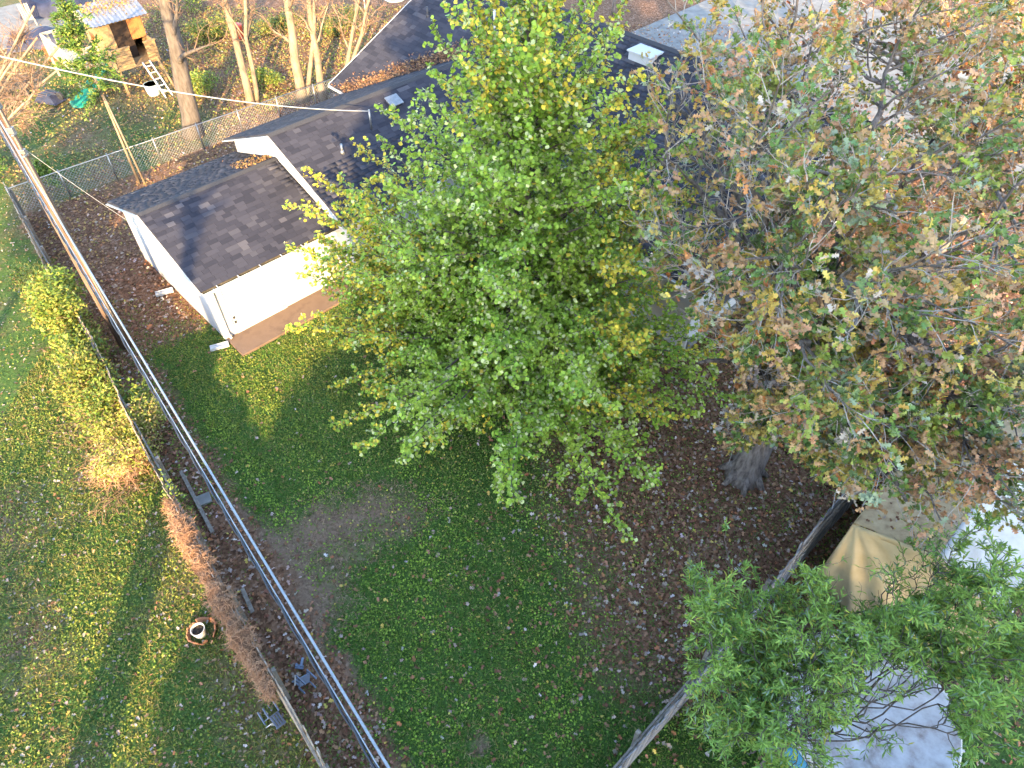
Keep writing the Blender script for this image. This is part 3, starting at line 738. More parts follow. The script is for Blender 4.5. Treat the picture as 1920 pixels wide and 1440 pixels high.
# --- ginkgo
def build_ginkgo():
    base = Vector((0.35, 15.4, 0)); H = 12.0
    g = thing('ginkgo_tree', 'tall green ginkgo tree with yellowing tips in the middle of the yard', 'tree', base)
    mb = MB()
    tp = [Vector((0, 0, -.1)), Vector((.02, .03, 2)), Vector((-.03, .05, 5)), Vector((.03, 0, 8)), Vector((.0, .02, 10.6)), Vector((.0, .0, 11.7))]
    mb.tube(tp, [.24, .19, .15, .09, .045, .012], 10)
    for k in range(6): mb.tube([Vector((0, 0, .35)), Vector((math.cos(k * 1.05) * .4, math.sin(k * 1.05) * .4, -.05))], [.13, .05], 6)
    mb.build('trunk', 'bark_grey', g, smooth=True)
    br = MB(); P = []; D = []; C = []
    nb = 128; yaw = 0.0
    extra = [survey(*q) - base for q in ((525, 378, 5.6), (645, 262, 7.0), (532, 468, 4.6), (592, 600, 3.0), (600, 410, 5.0), (570, 330, 6.0), (1365, 650, 3.0), (1325, 790, 2.4), (1235, 805, 2.3), (935, 945, 2.2), (1275, 520, 4.4), (1195, 290, 7.0), (560, 440, 4.8), (620, 380, 5.6), (640, 330, 6.2), (560, 515, 3.8), (600, 560, 3.2), (640, 645, 2.6), (650, 480, 5.0), (1300, 660, 3.4), (1200, 640, 4.2), (1270, 760, 2.7), (1150, 850, 2.3), (1330, 620, 3.4), (1220, 560, 5.0), (1300, 600, 4.0), (1340, 700, 3.0), (1250, 700, 3.4), (1180, 790, 2.6), (1240, 430, 5.6), (1215, 370, 6.2), (580, 520, 3.6), (590, 480, 4.2), (580, 565, 3.1), (615, 610, 2.8), (700, 330, 7.2), (740, 200, 8.6), (690, 730, 2.4), (1110, 890, 2.2), (600, 520, 3.8), (790, 830, 2.2), (1020, 20, 12.0), (960, 15, 12.2))]
    for i in range(nb + len(extra)):
        t = (i + random.random()) / nb
        if i >= nb: t = min(.98, max(.02, (extra[i - nb].z * .72 - 1.0) / 9.7))
        h = 1.7 + 9.7 * t ** 1.3
        yaw += 2.39996 + random.gauss(0, .25)
        R = 6.7 * (1 - ((h - 1.2) / 11.2)) ** 1.1 * random.uniform(.88, 1.05) + .40
        el = math.radians(4 + 54 * t + random.gauss(0, 7))
        o = at_t(tp, (0.1 + h / 11.7 * .9))[0]; o = Vector((o.x, o.y, h))
        d = Vector((math.cos(yaw) * math.cos(el), math.sin(yaw) * math.cos(el), math.sin(el)))
        L = R / max(math.cos(el), .45) * (1.0 if t < .8 else .9)
        if i >= nb: d = extra[i - nb] - o; L = d.length
        pts = limb(o, d, L, 8, .07 if i < nb else .03, (.012 if t > .25 else -.022) if i < nb else 0)
        br.tube(pts, taper(.014 + .006 * L, .004, 9), 5, cap=False)
        yel = random.random() < .16 + .1 * t
        subs = [(pts, .08)]
        q = .10
        while q < .97:
            c, dd = at_t(pts, q)
            sl = (.30 + .30 * L * (1 - q) * random.uniform(.6, 1.1)) * random.uniform(.7, 1.15)
            sd = side_dir(dd, math.radians(random.uniform(38, 65)), .72)
            sp = limb(c, sd, sl, 4, .10, .05)
            br.tube(sp, taper(.012, .004, 5), 3, cap=False); subs.append((sp, .04))
            if sl > .8:
                for _ in range(2):
                    c2, d2 = at_t(sp, random.uniform(.3, .8)); s3 = limb(c2, side_dir(d2, .8, .6), sl * .45, 3, .1, .04)
                    br.tube(s3, taper(.007, .003, 4), 3, cap=False); subs.append((s3, .05))
            q += (.20 / L) * random.uniform(.75, 1.3)
        for sp, s0 in subs:
            ln = sum((sp[k + 1] - sp[k]).length for k in range(len(sp) - 1)); n = max(2, int(ln * (1 - s0) / .112))
            for k in range(n):
                tt = s0 + (1 - s0) * (k + random.random()) / n
                c, dd = at_t(sp, tt)
                tip = (c - o).length / L
                for _ in range(random.choice((3, 4, 4, 5))):
                    P.append(c + rv(.022)); D.append(dd)
                    C.append((1.0 if (yel and tip > .6) else 0.0, tip, t))
    br.build('branches', 'bark_grey', g)
    P = np.array([p[:] for p in P]); D = np.array([d[:] for d in D]); C = np.array(C); n = len(P)
    nrm = unit(rng.normal(size=(n, 3)) * .62 + np.array([0, -.15, 1.0]) + .25 * unit(P * np.array([1, 1, 0])))
    yd = unit(rng.normal(size=(n, 3)) + .4 * D)
    Rm = frames(nrm, yd)
    green = np.array([.17, .31, .03]); lime = np.array([.37, .48, .06]); gold = np.array([.68, .55, .06]); pale = np.array([.50, .54, .24])
    w = np.array([wob(P[:, 0] * 1.2, P[:, 1] * 1.2 + P[:, 2], 1.7)]).T
    mixl = np.clip(.36 + .45 * w + .35 * (C[:, 1:2] - .6) + .12 * rng.normal(size=(n, 1)), 0, 1)
    col = green * (1 - mixl) + lime * mixl
    isp = rng.random((n, 1)) < .15; col = np.where(isp, pale, col)
    gl = (C[:, 0:1] > .5) & (rng.random((n, 1)) < .6); gl |= rng.random((n, 1)) < .018
    gl |= (C[:, 2:3] > .80) & (C[:, 1:2] > .45) & (rng.random((n, 1)) < .35)
    right = (P[:, 0:1] > 1.6) & (P[:, 0:1] < 4.4) & (P[:, 1:2] > 0.0) & (rng.random((n, 1)) < .5)
    left = (P[:, 0:1] < -3.6) & (rng.random((n, 1)) < .35)
    col = np.where(gl | right | left, gold * rng.uniform(.6, 1.05, (n, 1)), col)
    col = col * rng.uniform(.72, 1.28, (n, 1))
    sc = rng.uniform(.078, .122, n)
    tag(leaf_mesh('crown', P, Rm, sc, GINKGO_V, GINKGO_F, col, 'leaf', g), kind='stuff')
    return n
ng = build_ginkgo()

# --- oaks
OAK_TABLE = [(.24, (.12, .19, .045)), (.16, (.24, .28, .05)), (.09, (.30, .35, .21)), (.24, (.44, .25, .12)), (.14, (.50, .35, .08)), (.07, (.46, .38, .30)), (.06, (.44, .17, .055))]
OAK_WARM = [(w_, tuple(.86 * q for q in c_)) for w_, c_ in [(.25, (.09, .13, .03)), (.17, (.17, .18, .03)), (.25, (.28, .15, .07)), (.14, (.33, .21, .05)), (.12, (.32, .23, .15)), (.07, (.28, .10, .035))]]
def build_oak(base, label, trunk_r, fork, centre, radii, table, nlimb, leaf_len, cull, nleaf, lean, single=True, nb2=9, nb3=9, keep=1.0, targets=None):
    o = thing('oak_tree', label, 'tree', base)
    mb = MB(); tw = MB(); P = []; D = []
    B = Vector(base); top = Vector((lean[0], lean[1], fork))
    tp = [Vector((0, 0, -.15)), Vector((.02, .0, .35)), top * .35 + Vector((.05, .03, 0)), top * .7, top]
    mb.tube(tp, [trunk_r * 1.35, trunk_r * 1.05, trunk_r * .92, trunk_r * .85, trunk_r * .8], 14)
    for k in range(7):
        a = k * .9; mb.tube([Vector((math.cos(a) * trunk_r * .5, math.sin(a) * trunk_r * .5, .45)), Vector((math.cos(a) * trunk_r * 1.7, math.sin(a) * trunk_r * 1.7, -.06))], [trunk_r * .45, trunk_r * .15], 6)
    Cc = Vector(centre) - B
    def gone(p):
        if not cull: return False
        q = np.array([p[:]]) + np.array(base); u, v = project(q)
        return any(pr >= 1 and in_poly(u, v, poly)[0] for poly, pr in cull)
    def inside(p): q = p - Cc; return (q.x / radii[0]) ** 2 + (q.y / radii[1]) ** 2 + (q.z / radii[2]) ** 2 < 1.05
    for i in range(len(targets) if targets else nlimb):
        a = i * 2.39996 + random.gauss(0, .2); zf = random.uniform(-.45, .85); rr = math.sqrt(max(0, 1 - zf * zf))
        tgt = Cc + Vector((math.cos(a) * radii[0] * rr, math.sin(a) * radii[1] * rr, zf * radii[2])) * random.uniform(.75, .95)
        if targets: tgt = Vector(targets[i]) - B
        s = top if i % 3 else top * random.uniform(.75, .95)
        d = tgt - s; L = d.length
        pts = [s + d * (q / 9) + Vector((0, 0, math.sin(math.pi * q / 9) * .13 * L)) + (rv(.035 * L * .5) if 0 < q < 9 else Vector()) for q in range(10)]
        mb.tube(pts, taper(trunk_r * random.uniform(.32, .5), .03, 10), 7, cap=False)
        for j in range(nb2):
            c, dd = at_t(pts, random.uniform(.25, 1.0)); bl = L * random.uniform(.22, .42)
            bp = limb(c, side_dir(dd, random.uniform(.5, 1.1), .2), bl, 6, .17, .02)
            if gone(bp[-1]) or gone(bp[3]): continue
            mb.tube(bp, taper(.035, .012, 7), 5, cap=False)
            for k in range(nb3):
                c2, d2 = at_t(bp, random.uniform(.2, 1.0)); tl = random.uniform(.45, 1.15)
                tp_ = limb(c2, side_dir(d2, random.uniform(.4, 1.0), .1), tl, 4, .2, .02)
                if (not targets and not inside(tp_[-1])) or gone(tp_[-1]): continue
                tw.tube(tp_, taper(.011, .004, 5), 3, cap=False)
                if random.random() > keep: continue
                for _ in range(3):
                    c3, d3 = at_t(tp_, random.uniform(.35, 1.0)); t3 = limb(c3, side_dir(d3, .6), random.uniform(.15, .4), 2, .2)
                    tw.tube(t3, taper(.006, .003, 3), 3, cap=False)
                    for _ in range(nleaf):
                        f = random.random() ** .5; c4, d4 = at_t(t3, f); P.append(c4 + rv(.035)); D.append(d4)
    mb.build('trunk', 'bark_oak', o, smooth=True)
    tag(tw.build('twigs', 'twig_grey', o), kind='stuff')
    P = np.array([p[:] for p in P]); D = np.array([d[:] for d in D])
    if cull:                                           # the open side of the crown, over the trunk and the canopy
        u, v = project(P + np.array(base)); k = np.ones(len(P), bool)
        for poly, pr in cull: k &= ~(in_poly(u, v, poly) & (rng.random(len(P)) < pr))
        P, D = P[k], D[k]
    n = len(P)
    R = frames(unit(rng.normal(size=(n, 3)) * .75 + np.array([0, 0, .7])), unit(D + .8 * rng.normal(size=(n, 3))))
    cl = np.floor(P * 1.6).astype(int); key = (cl[:, 0] * 73 + cl[:, 1] * 179 + cl[:, 2] * 283) % 97     # leaves of a spray turn together
    kc = pick(97, table); own = pick(n, table)
    col = np.where(rng.random((n, 1)) < .72, kc[key] * rng.uniform(.8, 1.2, (n, 1)), own)
    sc = rng.uniform(.75, 1.25, n) * leaf_len
    dist = np.linalg.norm(P + np.array(base) - np.array([0, 0, CAM_H]), axis=1)
    u, v = project(P + np.array(base)); dist = np.where((u > 0) & (u < 1920) & (v > 0) & (v < 1440), dist, 1e3)
    od = np.argsort(dist); s_, r_ = (od[:300], od[300:]) if single else (od[:0], od)
    if single: singles(o, P[s_], R[s_], sc[s_], col[s_], OAK_V, OAK_F, 'oak_leaf')
    tag(leaf_mesh('crown', P[r_], R[r_], sc[r_], OAK_V, OAK_F, col[r_], 'oak_leaf', o), kind='stuff')
    return n
cull1 = [([(1150, 800), (1330, 790), (1365, 850), (1450, 830), (1540, 900), (1600, 980), (1700, 1020), (1700, 1500), (1100, 1500)], 1.0),
         ([(1700, 1020), (1920, 1000), (1920, 1500), (1700, 1500)], 1.0),
         ([(1560, 950), (1700, 860), (1920, 820), (1920, 1100), (1560, 1100)], .45),
         ([(1100, 60), (1260, 80), (1440, 260), (1450, 440), (1250, 480), (1130, 400)], .62),
         ([(1260, 560), (1400, 540), (1420, 640), (1260, 660)], .5),
         ([(900, 0), (1190, 0), (1150, 300), (1190, 500), (1270, 580), (1390, 690), (1350, 800), (900, 800)], 1.0)]
no1 = build_oak((6.75, 12.15, 0), 'large oak with thick trunk and turning leaves right of the ginkgo', .43, 3.6, (9.2, 13.9, 8.4), (7.6, 8.0, 4.6), OAK_TABLE, 22, .14, cull1, 7, (.3, .25), nb2=10, nb3=10, targets=[survey(*q) for q in ((1470, 830, 5.2), (1600, 880, 5.2), (1700, 940, 5.6), (1800, 880, 6), (1900, 930, 6), (1330, 600, 7.2), (1260, 440, 8.2), (1230, 280, 8.8), (1330, 130, 9.6), (1480, 60, 10.4), (1680, 90, 10.6), (1390, 730, 6), (1600, 500, 10), (1750, 650, 8), (1860, 420, 9.6), (1560, 300, 10.8), (1390, 330, 9.8), (1310, 680, 6.2), (1900, 680, 7.6), (1640, 740, 7.2), (1470, 480, 9.4), (1750, 260, 10.6), (1240, 140, 8.6), (1500, 640, 8.2), (1420, 190, 10), (1800, 780, 6.6))])
no2 = build_oak((15.5, 21.5, 0), 'sunlit oak with bare twigs and rusty leaves at the upper right', .36, 3.2, (15.4, 21.6, 7.6), (7.0, 7.5, 4.2), OAK_WARM, 15, .16, [([(900, 0), (1200, 0), (1200, 500), (900, 500)], 1.0)], 5, (.6, .2), single=False, nb2=9, nb3=9, keep=.85, targets=[survey(*q) for q in ((1890, 90, 8), (1800, 200, 8.4), (1890, 300, 8), (1700, 140, 8.4), (1910, 430, 7.4), (1770, 50, 8), (1620, 40, 7.6), (1930, 200, 7), (1850, 520, 6.6), (1560, 110, 7.2), (1970, 60, 8), (1960, 350, 7.6), (1840, 30, 6), (1480, 30, 6.4))])

# --- corkscrew willow at lower right
def build_willow():
    base = Vector((4.7, 3.7, 0))
    w = thing('willow_tree', 'corkscrew willow with curly narrow leaves over the round pool', 'tree', base)
    mb = MB(); tw = MB(); P = []; D = []
    def curl(p, d, L, n, amp):
        pts = [Vector(p)]; d = Vector(d).normalized(); ph = random.uniform(0, 6.28)
        x = d.cross(Vector((0, 0, 1)) if abs(d.z) < .9 else Vector((1, 0, 0))).normalized(); y = d.cross(x)
        for i in range(1, n + 1):
            pts.append(Vector(p) + d * (L * i / n) + (x * math.cos(ph + i * 1.25) + y * math.sin(ph + i * 1.25)) * amp * min(1, i / 3) + rv(amp * .25))
        return pts
    top = Vector((.5, .5, 2.6))
    mb.tube([Vector((0, 0, -.1)), Vector((.1, .1, .8)), Vector((.3, .3, 1.7)), top], [.17, .14, .115, .09], 9)
    tg = [(-2.2, 2.9, 4.3), (-1.6, 2.2, 4.6), (-.7, 3.0, 4.2), (.1, 2.7, 4.7), (.9, 2.6, 4.6), (1.8, 3.2, 4.6), (2.7, 3.3, 5.0), (3.5, 3.4, 5.1), (4.2, 2.7, 4.8), (3.3, 2.0, 5.4), (4.6, 1.8, 4.9), (2.4, 1.5, 5.3), (1.2, 1.3, 5.0), (.1, 1.2, 4.9), (-.9, 1.0, 4.4), (3.6, .9, 5.2), (5.0, .8, 4.4), (4.4, 3.6, 4.6), (-1.9, 1.6, 3.8), (-.4, 2.0, 5.2), (5.2, 2.6, 4.4), (-2.4, 2.2, 4.4), (-1.2, 3.1, 4.4), (.5, 1.8, 5.2), (1.6, 2.2, 5.3), (-.6, .4, 4.5), (.6, .4, 4.6), (2.0, .5, 5.0), (3.0, 2.7, 5.3), (-1.6, .5, 3.9), (4.0, 1.5, 5.4), (2.6, 3.9, 4.9), (3.6, 4.1, 4.9)]
    for t_ in tg:
        t_ = Vector(t_) + Vector((.9, -.4, 0)); d = t_ - top
        pts = curl(top, d + Vector((0, 0, .2)), d.length, 16, .12); mb.tube(pts, taper(.018, .006, 17), 6, cap=False)
        if project(np.array([t_[:]]) + np.array(base))[0][0] < 1300: t_ = t_ + Vector((.5, 0, 0))
        for j in range(9):
            c, dd = at_t(pts, random.uniform(.3, 1.0)); b2 = curl(c, side_dir(dd, random.uniform(.5, 1.2), .3), random.uniform(.5, 1.1), 8, .045)
            uu, vv = project(np.array([b2[-1][:], b2[4][:]]) + np.array(base))
            if in_poly(uu, vv, [(1610, 1205), (1760, 1265), (1800, 1460), (1590, 1460)]).any() and random.random() < .85: continue
            tw.tube(b2, taper(.011, .005, 9), 4, cap=False)
            for k in range(6):
                c2, d2 = at_t(b2, random.uniform(.2, 1)); b3 = curl(c2, side_dir(d2, random.uniform(.4, 1.1), .2), random.uniform(.25, .6), 6, .03)
                tw.tube(b3, taper(.006, .003, 7), 3, cap=False)
                for _ in range(44): c4, d4 = at_t(b3, random.random()); P.append(c4 + rv(.012)); D.append(d4)
    mb.build('trunk', 'bark_grey', w, smooth=True); tag(tw.build('twigs', 'bark_grey', w), kind='stuff')
    P = np.array([p[:] for p in P]); D = np.array([d[:] for d in D])
    u, v = project(P + np.array(base)); k = np.ones(len(P), bool)
    for poly, pr in (([(1640, 1210), (1760, 1270), (1790, 1440), (1600, 1440)], .70), ([(1470, 1290), (1530, 1300), (1530, 1440), (1470, 1440)], .6), ([(1480, 1180), (1570, 1160), (1640, 1250), (1600, 1440), (1480, 1440)], .55), ([(1530, 960), (1830, 960), (1760, 1100), (1640, 1150), (1560, 1130)], .82), ([(1100, 1000), (1290, 1000), (1290, 1500), (1100, 1500)], 1.0), ([(1100, 1000), (1720, 1000), (1560, 1050), (1300, 1060)], 1.0), ([(1280, 1300), (1400, 1270), (1400, 1440), (1230, 1440)], .55)):
        k &= ~(in_poly(u, v, poly) & (rng.random(len(P)) < pr))
    P, D = P[k], D[k]; n = len(P)
    R = frames(unit(rng.normal(size=(n, 3)) * .7 + np.array([0, 0, .8])), unit(D + rng.normal(size=(n, 3)) * .8 + np.array([0, 0, -.25])))
    wv = (wob(P[:, 0] * 2, P[:, 1] * 2 + P[:, 2], 1.4))[:, None]
    col = np.clip(.4 + .5 * wv + .15 * rng.normal(size=(n, 1)), 0, 1); col = np.array([.13, .25, .045]) * (1 - col) + np.array([.38, .52, .10]) * col
    col = np.where(rng.random((n, 1)) < .045, np.array([.42, .40, .06]), col); col = np.where(rng.random((n, 1)) < .10, np.array([.22, .30, .17]), col) * rng.uniform(.75, 1.25, (n, 1))
    sc = rng.uniform(.10, .17, n)
    dist = np.linalg.norm(P + np.array(base) - np.array([0, 0, CAM_H]), axis=1); u, v = project(P + np.array(base))
    dist = np.where((u > 0) & (u < 1920) & (v > 0) & (v < 1440), dist, 1e3); od = np.argsort(dist)
    singles(w, P[od[:300]], R[od[:300]], sc[od[:300]], col[od[:300]], WIL_V, WIL_F, 'leaf')
    tag(leaf_mesh('crown', P[od[300:]], R[od[300:]], sc[od[300:]], WIL_V, WIL_F, col[od[300:]], 'leaf', w), kind='stuff')
    return n
nw = build_willow()

# --- bare and half-bare trees beyond the chain-link fence
def bare_tree(base, label, stems, bark, twig, height, spread, nb, name='bare_tree'):
    t = thing(name, label, 'tree', base)
    mb = MB(); tw = MB()
    for (dx, dy, r, lx, ly, h) in stems:
        s = Vector((dx, dy, -.1)); top = Vector((dx + lx, dy + ly, h))
        pts = [s] + [s.lerp(top, q) + rv(.03 + .04 * q) for q in (.12, .3, .5, .7, .85)] + [top]
        mb.tube(pts, [r * 1.25] + [r * (1 - .55 * q) for q in (.12, .3, .5, .7, .85, 1)], 10)
        for j in range(nb):
            q = random.uniform(.38, 1.0); c, d = at_t(pts, q)
            L = spread * random.uniform(.6, 1.15)
            b = limb(c, side_dir(d, random.uniform(.5, 1.0), .1) + Vector((0, 0, .25)), L, 7, .16, .03); mb.tube(b, taper(r * (.42 - .2 * q), .014, 8), 6, cap=False)
            for k in range(8):
                c2, d2 = at_t(b, random.uniform(.2, 1)); b2 = limb(c2, side_dir(d2, random.uniform(.4, 1.0)), L * random.uniform(.2, .45), 5, .2, .03); tw.tube(b2, taper(.018, .006, 6), 4, cap=False)
                for m_ in range(4):
                    c3, d3 = at_t(b2, random.uniform(.2, 1)); b3 = limb(c3, side_dir(d3, random.uniform(.4, .9)), random.uniform(.3, .8), 3, .2, .02); tw.tube(b3, taper(.009, .004, 4), 3, cap=False)
    mb.build('trunk', bark, t, smooth=True); tag(tw.build('twigs', twig, t), kind='stuff')
    return t
bare_tree((-15.45, 32.3, 0), 'thick grey trunked tree standing right of the playhouse ladder', [(0, 0, .46, .9, .5, 8.5)], 'bark_grey', 'twig_warm', 9, 3.0, 8)
bare_tree((-13.4, 35.3, 0), 'slender bare tree between the playhouse and the pale stems', [(0, 0, .21, .1, .4, 7.5), (.25, .2, .13, .7, .6, 6.5)], 'bark_pale', 'twig_warm', 8, 2.2, 7)
bare_tree((-10.9, 35.9, 0), 'bare multi-stemmed tree with pale sunlit trunks behind the house roof', [(0, 0, .27, .3, .3, 7.0), (1.1, .15, .2, .2, .5, 7.0), (1.9, .3, .14, 2.4, .9, 6.4), (2.1, .2, .11, 2.7, .5, 6.2), (.2, .1, .14, 1.9, .6, 6.5)], 'bark_pale', 'twig_warm', 7, 2.4, 6)
TB = Vector((-25.2, 27.0, 0))
bare_tree(TB, 'bare twiggy tree whose branches cross the top left corner', [(0.1 * i, .05 * i, .08, (survey(*q) - TB).x, (survey(*q) - TB).y, q[2]) for i, q in enumerate(((70, 70, 6), (105, 130, 5.4), (15, 110, 6.6), (130, 40, 6.2), (40, 15, 7.2), (10, 200, 6.0)))], 'bark_pale', 'twig_warm', 9, 1.5, 6)
bare_tree((6.4, 47.8, 0), 'thin dark trunk beyond the far roof ridge', [(0, 0, .12, .1, .1, 5)], 'bark_oak', 'twig_grey', 5, 1.4, 4)

def shrub(base, label, rx, ry, rz, n, table, leaf, stems=7, name='shrub', tv=OVAL_V, tf=OVAL_F, lobes=6, cat='shrub', up=.5, twig='twig_warm', mat='leaf', group=None, tw_n=5):
    s = thing(name, label, cat, base, group=group)
    mb = MB(); P = []
    L = [(Vector((random.uniform(-.6, .6) * rx, random.uniform(-.6, .6) * ry, random.uniform(.35, .8) * rz)), random.uniform(.35, .6)) for _ in range(lobes)]
    for c, r in L:
        st = limb((c.x * .2, c.y * .2, -.05), c - Vector((c.x * .2, c.y * .2, -.05)), c.length, 4, .12); mb.tube(st, taper(.025, .010, 5), 5, cap=False)
        for _ in range(tw_n):
            e = limb(c, rv() + Vector((0, 0, .4)), r * min(rx, ry) * 1.4, 4, .25); mb.tube(e, taper(.009, .004, 5), 3, cap=False)
    k = rng.integers(lobes, size=n); cs = np.array([c[:] for c, _ in L]); rs = np.array([r for _, r in L])
    d = unit(rng.normal(size=(n, 3))); rad = rng.random(n) ** .5
    P = cs[k] + d * (rad * rs[k])[:, None] * np.array([rx, ry, rz * .8]) ; P[:, 2] = np.maximum(P[:, 2], .03)
    R = frames(unit(rng.normal(size=(n, 3)) * .7 + np.array([0, 0, up])), rng.normal(size=(n, 3)))
    mb.build('stems', twig, s)
    tag(leaf_mesh('foliage', P, R, rng.uniform(.7, 1.3, n) * leaf, tv, tf, pick(n, table), mat, s), kind='stuff')
    return s
LIME = [(.4, (.21, .27, .04)), (.3, (.13, .20, .03)), (.2, (.32, .30, .06)), (.1, (.08, .13, .025))]
OLIVE = [(.4, (.12, .17, .03)), (.25, (.24, .26, .05)), (.2, (.36, .24, .07)), (.15, (.06, .10, .02))]
shrub(W(fence_a(23.5) + .0, 23.6), 'bright yellow-green bush leaning over the fence beside the pole', 1.2, 1.5, 2.7, 3800, LIME, .13, group='bushes on the alley fence')
shrub(W(fence_a(21.5) - .3, 21.4), 'lime leafy bush on the fence just below the pole foot', 1.1, 1.2, 2.1, 3000, LIME, .12, group='bushes on the alley fence')
shrub(W(fence_a(18.6) + .1, 18.5), 'low yellow-green bush with a leafy arm over the fence in mid left', 1.1, 1.3, 2.0, 3000, LIME, .12, group='bushes on the alley fence')
shrub(W(fence_a(17.0) - .35, 16.9), 'straw coloured tangled bush above the vine basket', 1.3, 1.5, 1.6, 4200, [(.3, (.40, .34, .10)), (.5, (.27, .31, .05)), (.2, (.46, .34, .15))], .09, group='bushes on the alley fence', tw_n=14)
shrub(W(fence_a(13.6) + .05, 13.55), 'small lime sprig growing out of the dead vine on the fence', .28, .28, 2.4, 240, LIME, .10, lobes=3, group='bushes on the alley fence')
shrub(W(fence_a(26.5) - .6, 26.8), 'olive bush by the upper left fence boards', .8, 1.0, 1.5, 1500, OLIVE, .10, group='bushes on the alley fence')
for b_, da, rx, ry, rz, n, lab in ((22.6, -.5, 1.0, 1.1, 2.2, 2600, 'yellow-green bush beside the pole on the neighbour side of the fence'), (20.1, -.2, 1.0, 1.1, 2.2, 2600, 'lime bush between the pole foot and the straw tangle'), (19.2, -.7, 1.1, 1.1, 1.8, 2400, 'golden green bush spreading left from the fence at mid left'), (17.6, .0, .8, .9, 1.7, 1800, 'yellow bush touching the fence above the dead vine'), (25.0, -.6, .9, 1.2, 1.9, 2000, 'lime bush on the fence left of the pole')):
    shrub(W(fence_a(b_) + da, b_), lab, rx, ry, rz, n, [(.35, (.22, .25, .04)), (.3, (.14, .19, .03)), (.25, (.32, .26, .06)), (.1, (.08, .12, .025))], .11, group='bushes on the alley fence')
for (u, v, rx, ry, rz, n, tb, lab) in ((400, 75, 1.8, 1.6, 1.5, 3000, OLIVE, 'yellow-olive thicket between the thick trunk and the slender tree'), (390, 175, 1.1, 1.2, 1.2, 1700, LIME, 'lime green shrub right of the thick tree trunk'), (520, 60, 1.7, 1.5, 1.0, 2200, OLIVE, 'low olive thicket left of the pale stems'), (500, 165, 1.1, 1.0, .9, 1200, LIME, 'small lime shrub at the foot of the slender bare tree'),
        (640, 60, 1.6, 1.5, 1.2, 2200, OLIVE, 'golden olive thicket right of the pale stems'), (350, 20, 1.5, 1.5, 1.8, 2000, LIME, 'bright shrub behind the thick trunk at the top edge')):
    p = survey(u, v); shrub((p.x, p.y, 0), lab, rx, ry, rz, n, tb, .13, group='thicket beyond the chain-link fence')
# bare tangled shrubs that lean over the fence from the left
def tangle(base, label, n, L, spread, mat, name, cat, r=.012, droop=-.06, arm=(0, 0)):
    mb = MB()
    for i in range(n):
        a = random.uniform(0, 6.28); d = Vector((math.cos(a) * spread + arm[0], math.sin(a) * spread + arm[1], random.uniform(.4, 1.1)))
        p = limb((random.gauss(0, .12), random.gauss(0, .12), 0), d, L * random.uniform(.6, 1.2), 8, .16, droop); mb.tube(p, taper(r * random.uniform(.7, 1.2), .004, 9), 4, cap=False)
        for _ in range(5):
            c, d2 = at_t(p, random.uniform(.3, 1)); q = limb(c, side_dir(d2, .8), L * random.uniform(.12, .3), 4, .2, droop); mb.tube(q, taper(r * .55, .003, 5), 3, cap=False)
    o = mb.build(name, mat, loc=base); return tag(o, label, cat)
tangle(W(fence_a(18) - .5, 18.0), 'bare arching twigs spilling left from the fence bushes', 15, 1.9, .8, 'twig_warm', 'bare_shrub', 'shrub', .011, -.05, (-1.0, -.25))
tangle(W(fence_a(16) - .7, 16.2), 'bare tan twigs drooping over the grass above the vine basket', 14, 1.5, .9, 'twig_warm', 'bare_shrub', 'shrub', .010, -.08, (-.5, -.8))
# dead vine along the top of the alley fence
def dead_vine():
    v = thing('dead_vine', 'long brown mat of dead vine covering the middle of the alley fence', 'vine', W(fence_a(10.6), 10.6))
    o = Vector(v.location); V = []; F = []
    mb = MB(); core = MB()
    nseg = 36; ring = 9; rows = []
    for i in range(nseg + 1):
        b = 7.4 + 6.0 * i / nseg; c = W(fence_a(b) - .10, b, 1.62) - o
        wv = (.20 + .07 * math.sin(i * .9) + .04 * math.sin(i * 2.3) + random.gauss(0, .025)) * min(1, .25 + i / 6, .25 + (nseg - i) / 3)
        row = []
        for k in range(ring):
            a = math.pi * (-.15 + 1.3 * k / (ring - 1)); row.append(c + E1 * (-math.cos(a) * wv * .85) + Vector((0, 0, math.sin(a) * .20 * (wv / .21) - (.5 if k == 0 else .30 if k == ring - 1 else 0))) + rv(.02))
        rows.append(row)
    core.add([p for r in rows for p in r], [(i * ring + k, i * ring + k + 1, (i + 1) * ring + k + 1, (i + 1) * ring + k) for i in range(nseg) for k in range(ring - 1)])
    core.build('mat_core', mat_noise('dead_mat', (.10, .05, .03), (.24, .13, .07), 30, .95, .8), v, smooth=False)
    for i in range(4200):
        r = rows[random.randrange(nseg + 1)]; p = random.choice(r) + rv(.035); n = (p - Vector((p.x, p.y, -.5))).normalized()
        d = (E2 * random.uniform(-1, 1) + E1 * random.uniform(-1, 1) + Vector((0, 0, random.uniform(-.35, .5))))
        q = limb(p, d, random.uniform(.08, .22), 3, .4, -.05); mb.tube(q, [.006, .005, .004, .002], 3, cap=False)
    tag(mb.build('dead_stems', 'vine_stem', v), kind='stuff')
M['vine_stem'] = mat_noise('vine_stem', (.20, .095, .05), (.36, .20, .115), 3, .9, 0, c2=(.46, .29, .18))
dead_vine()

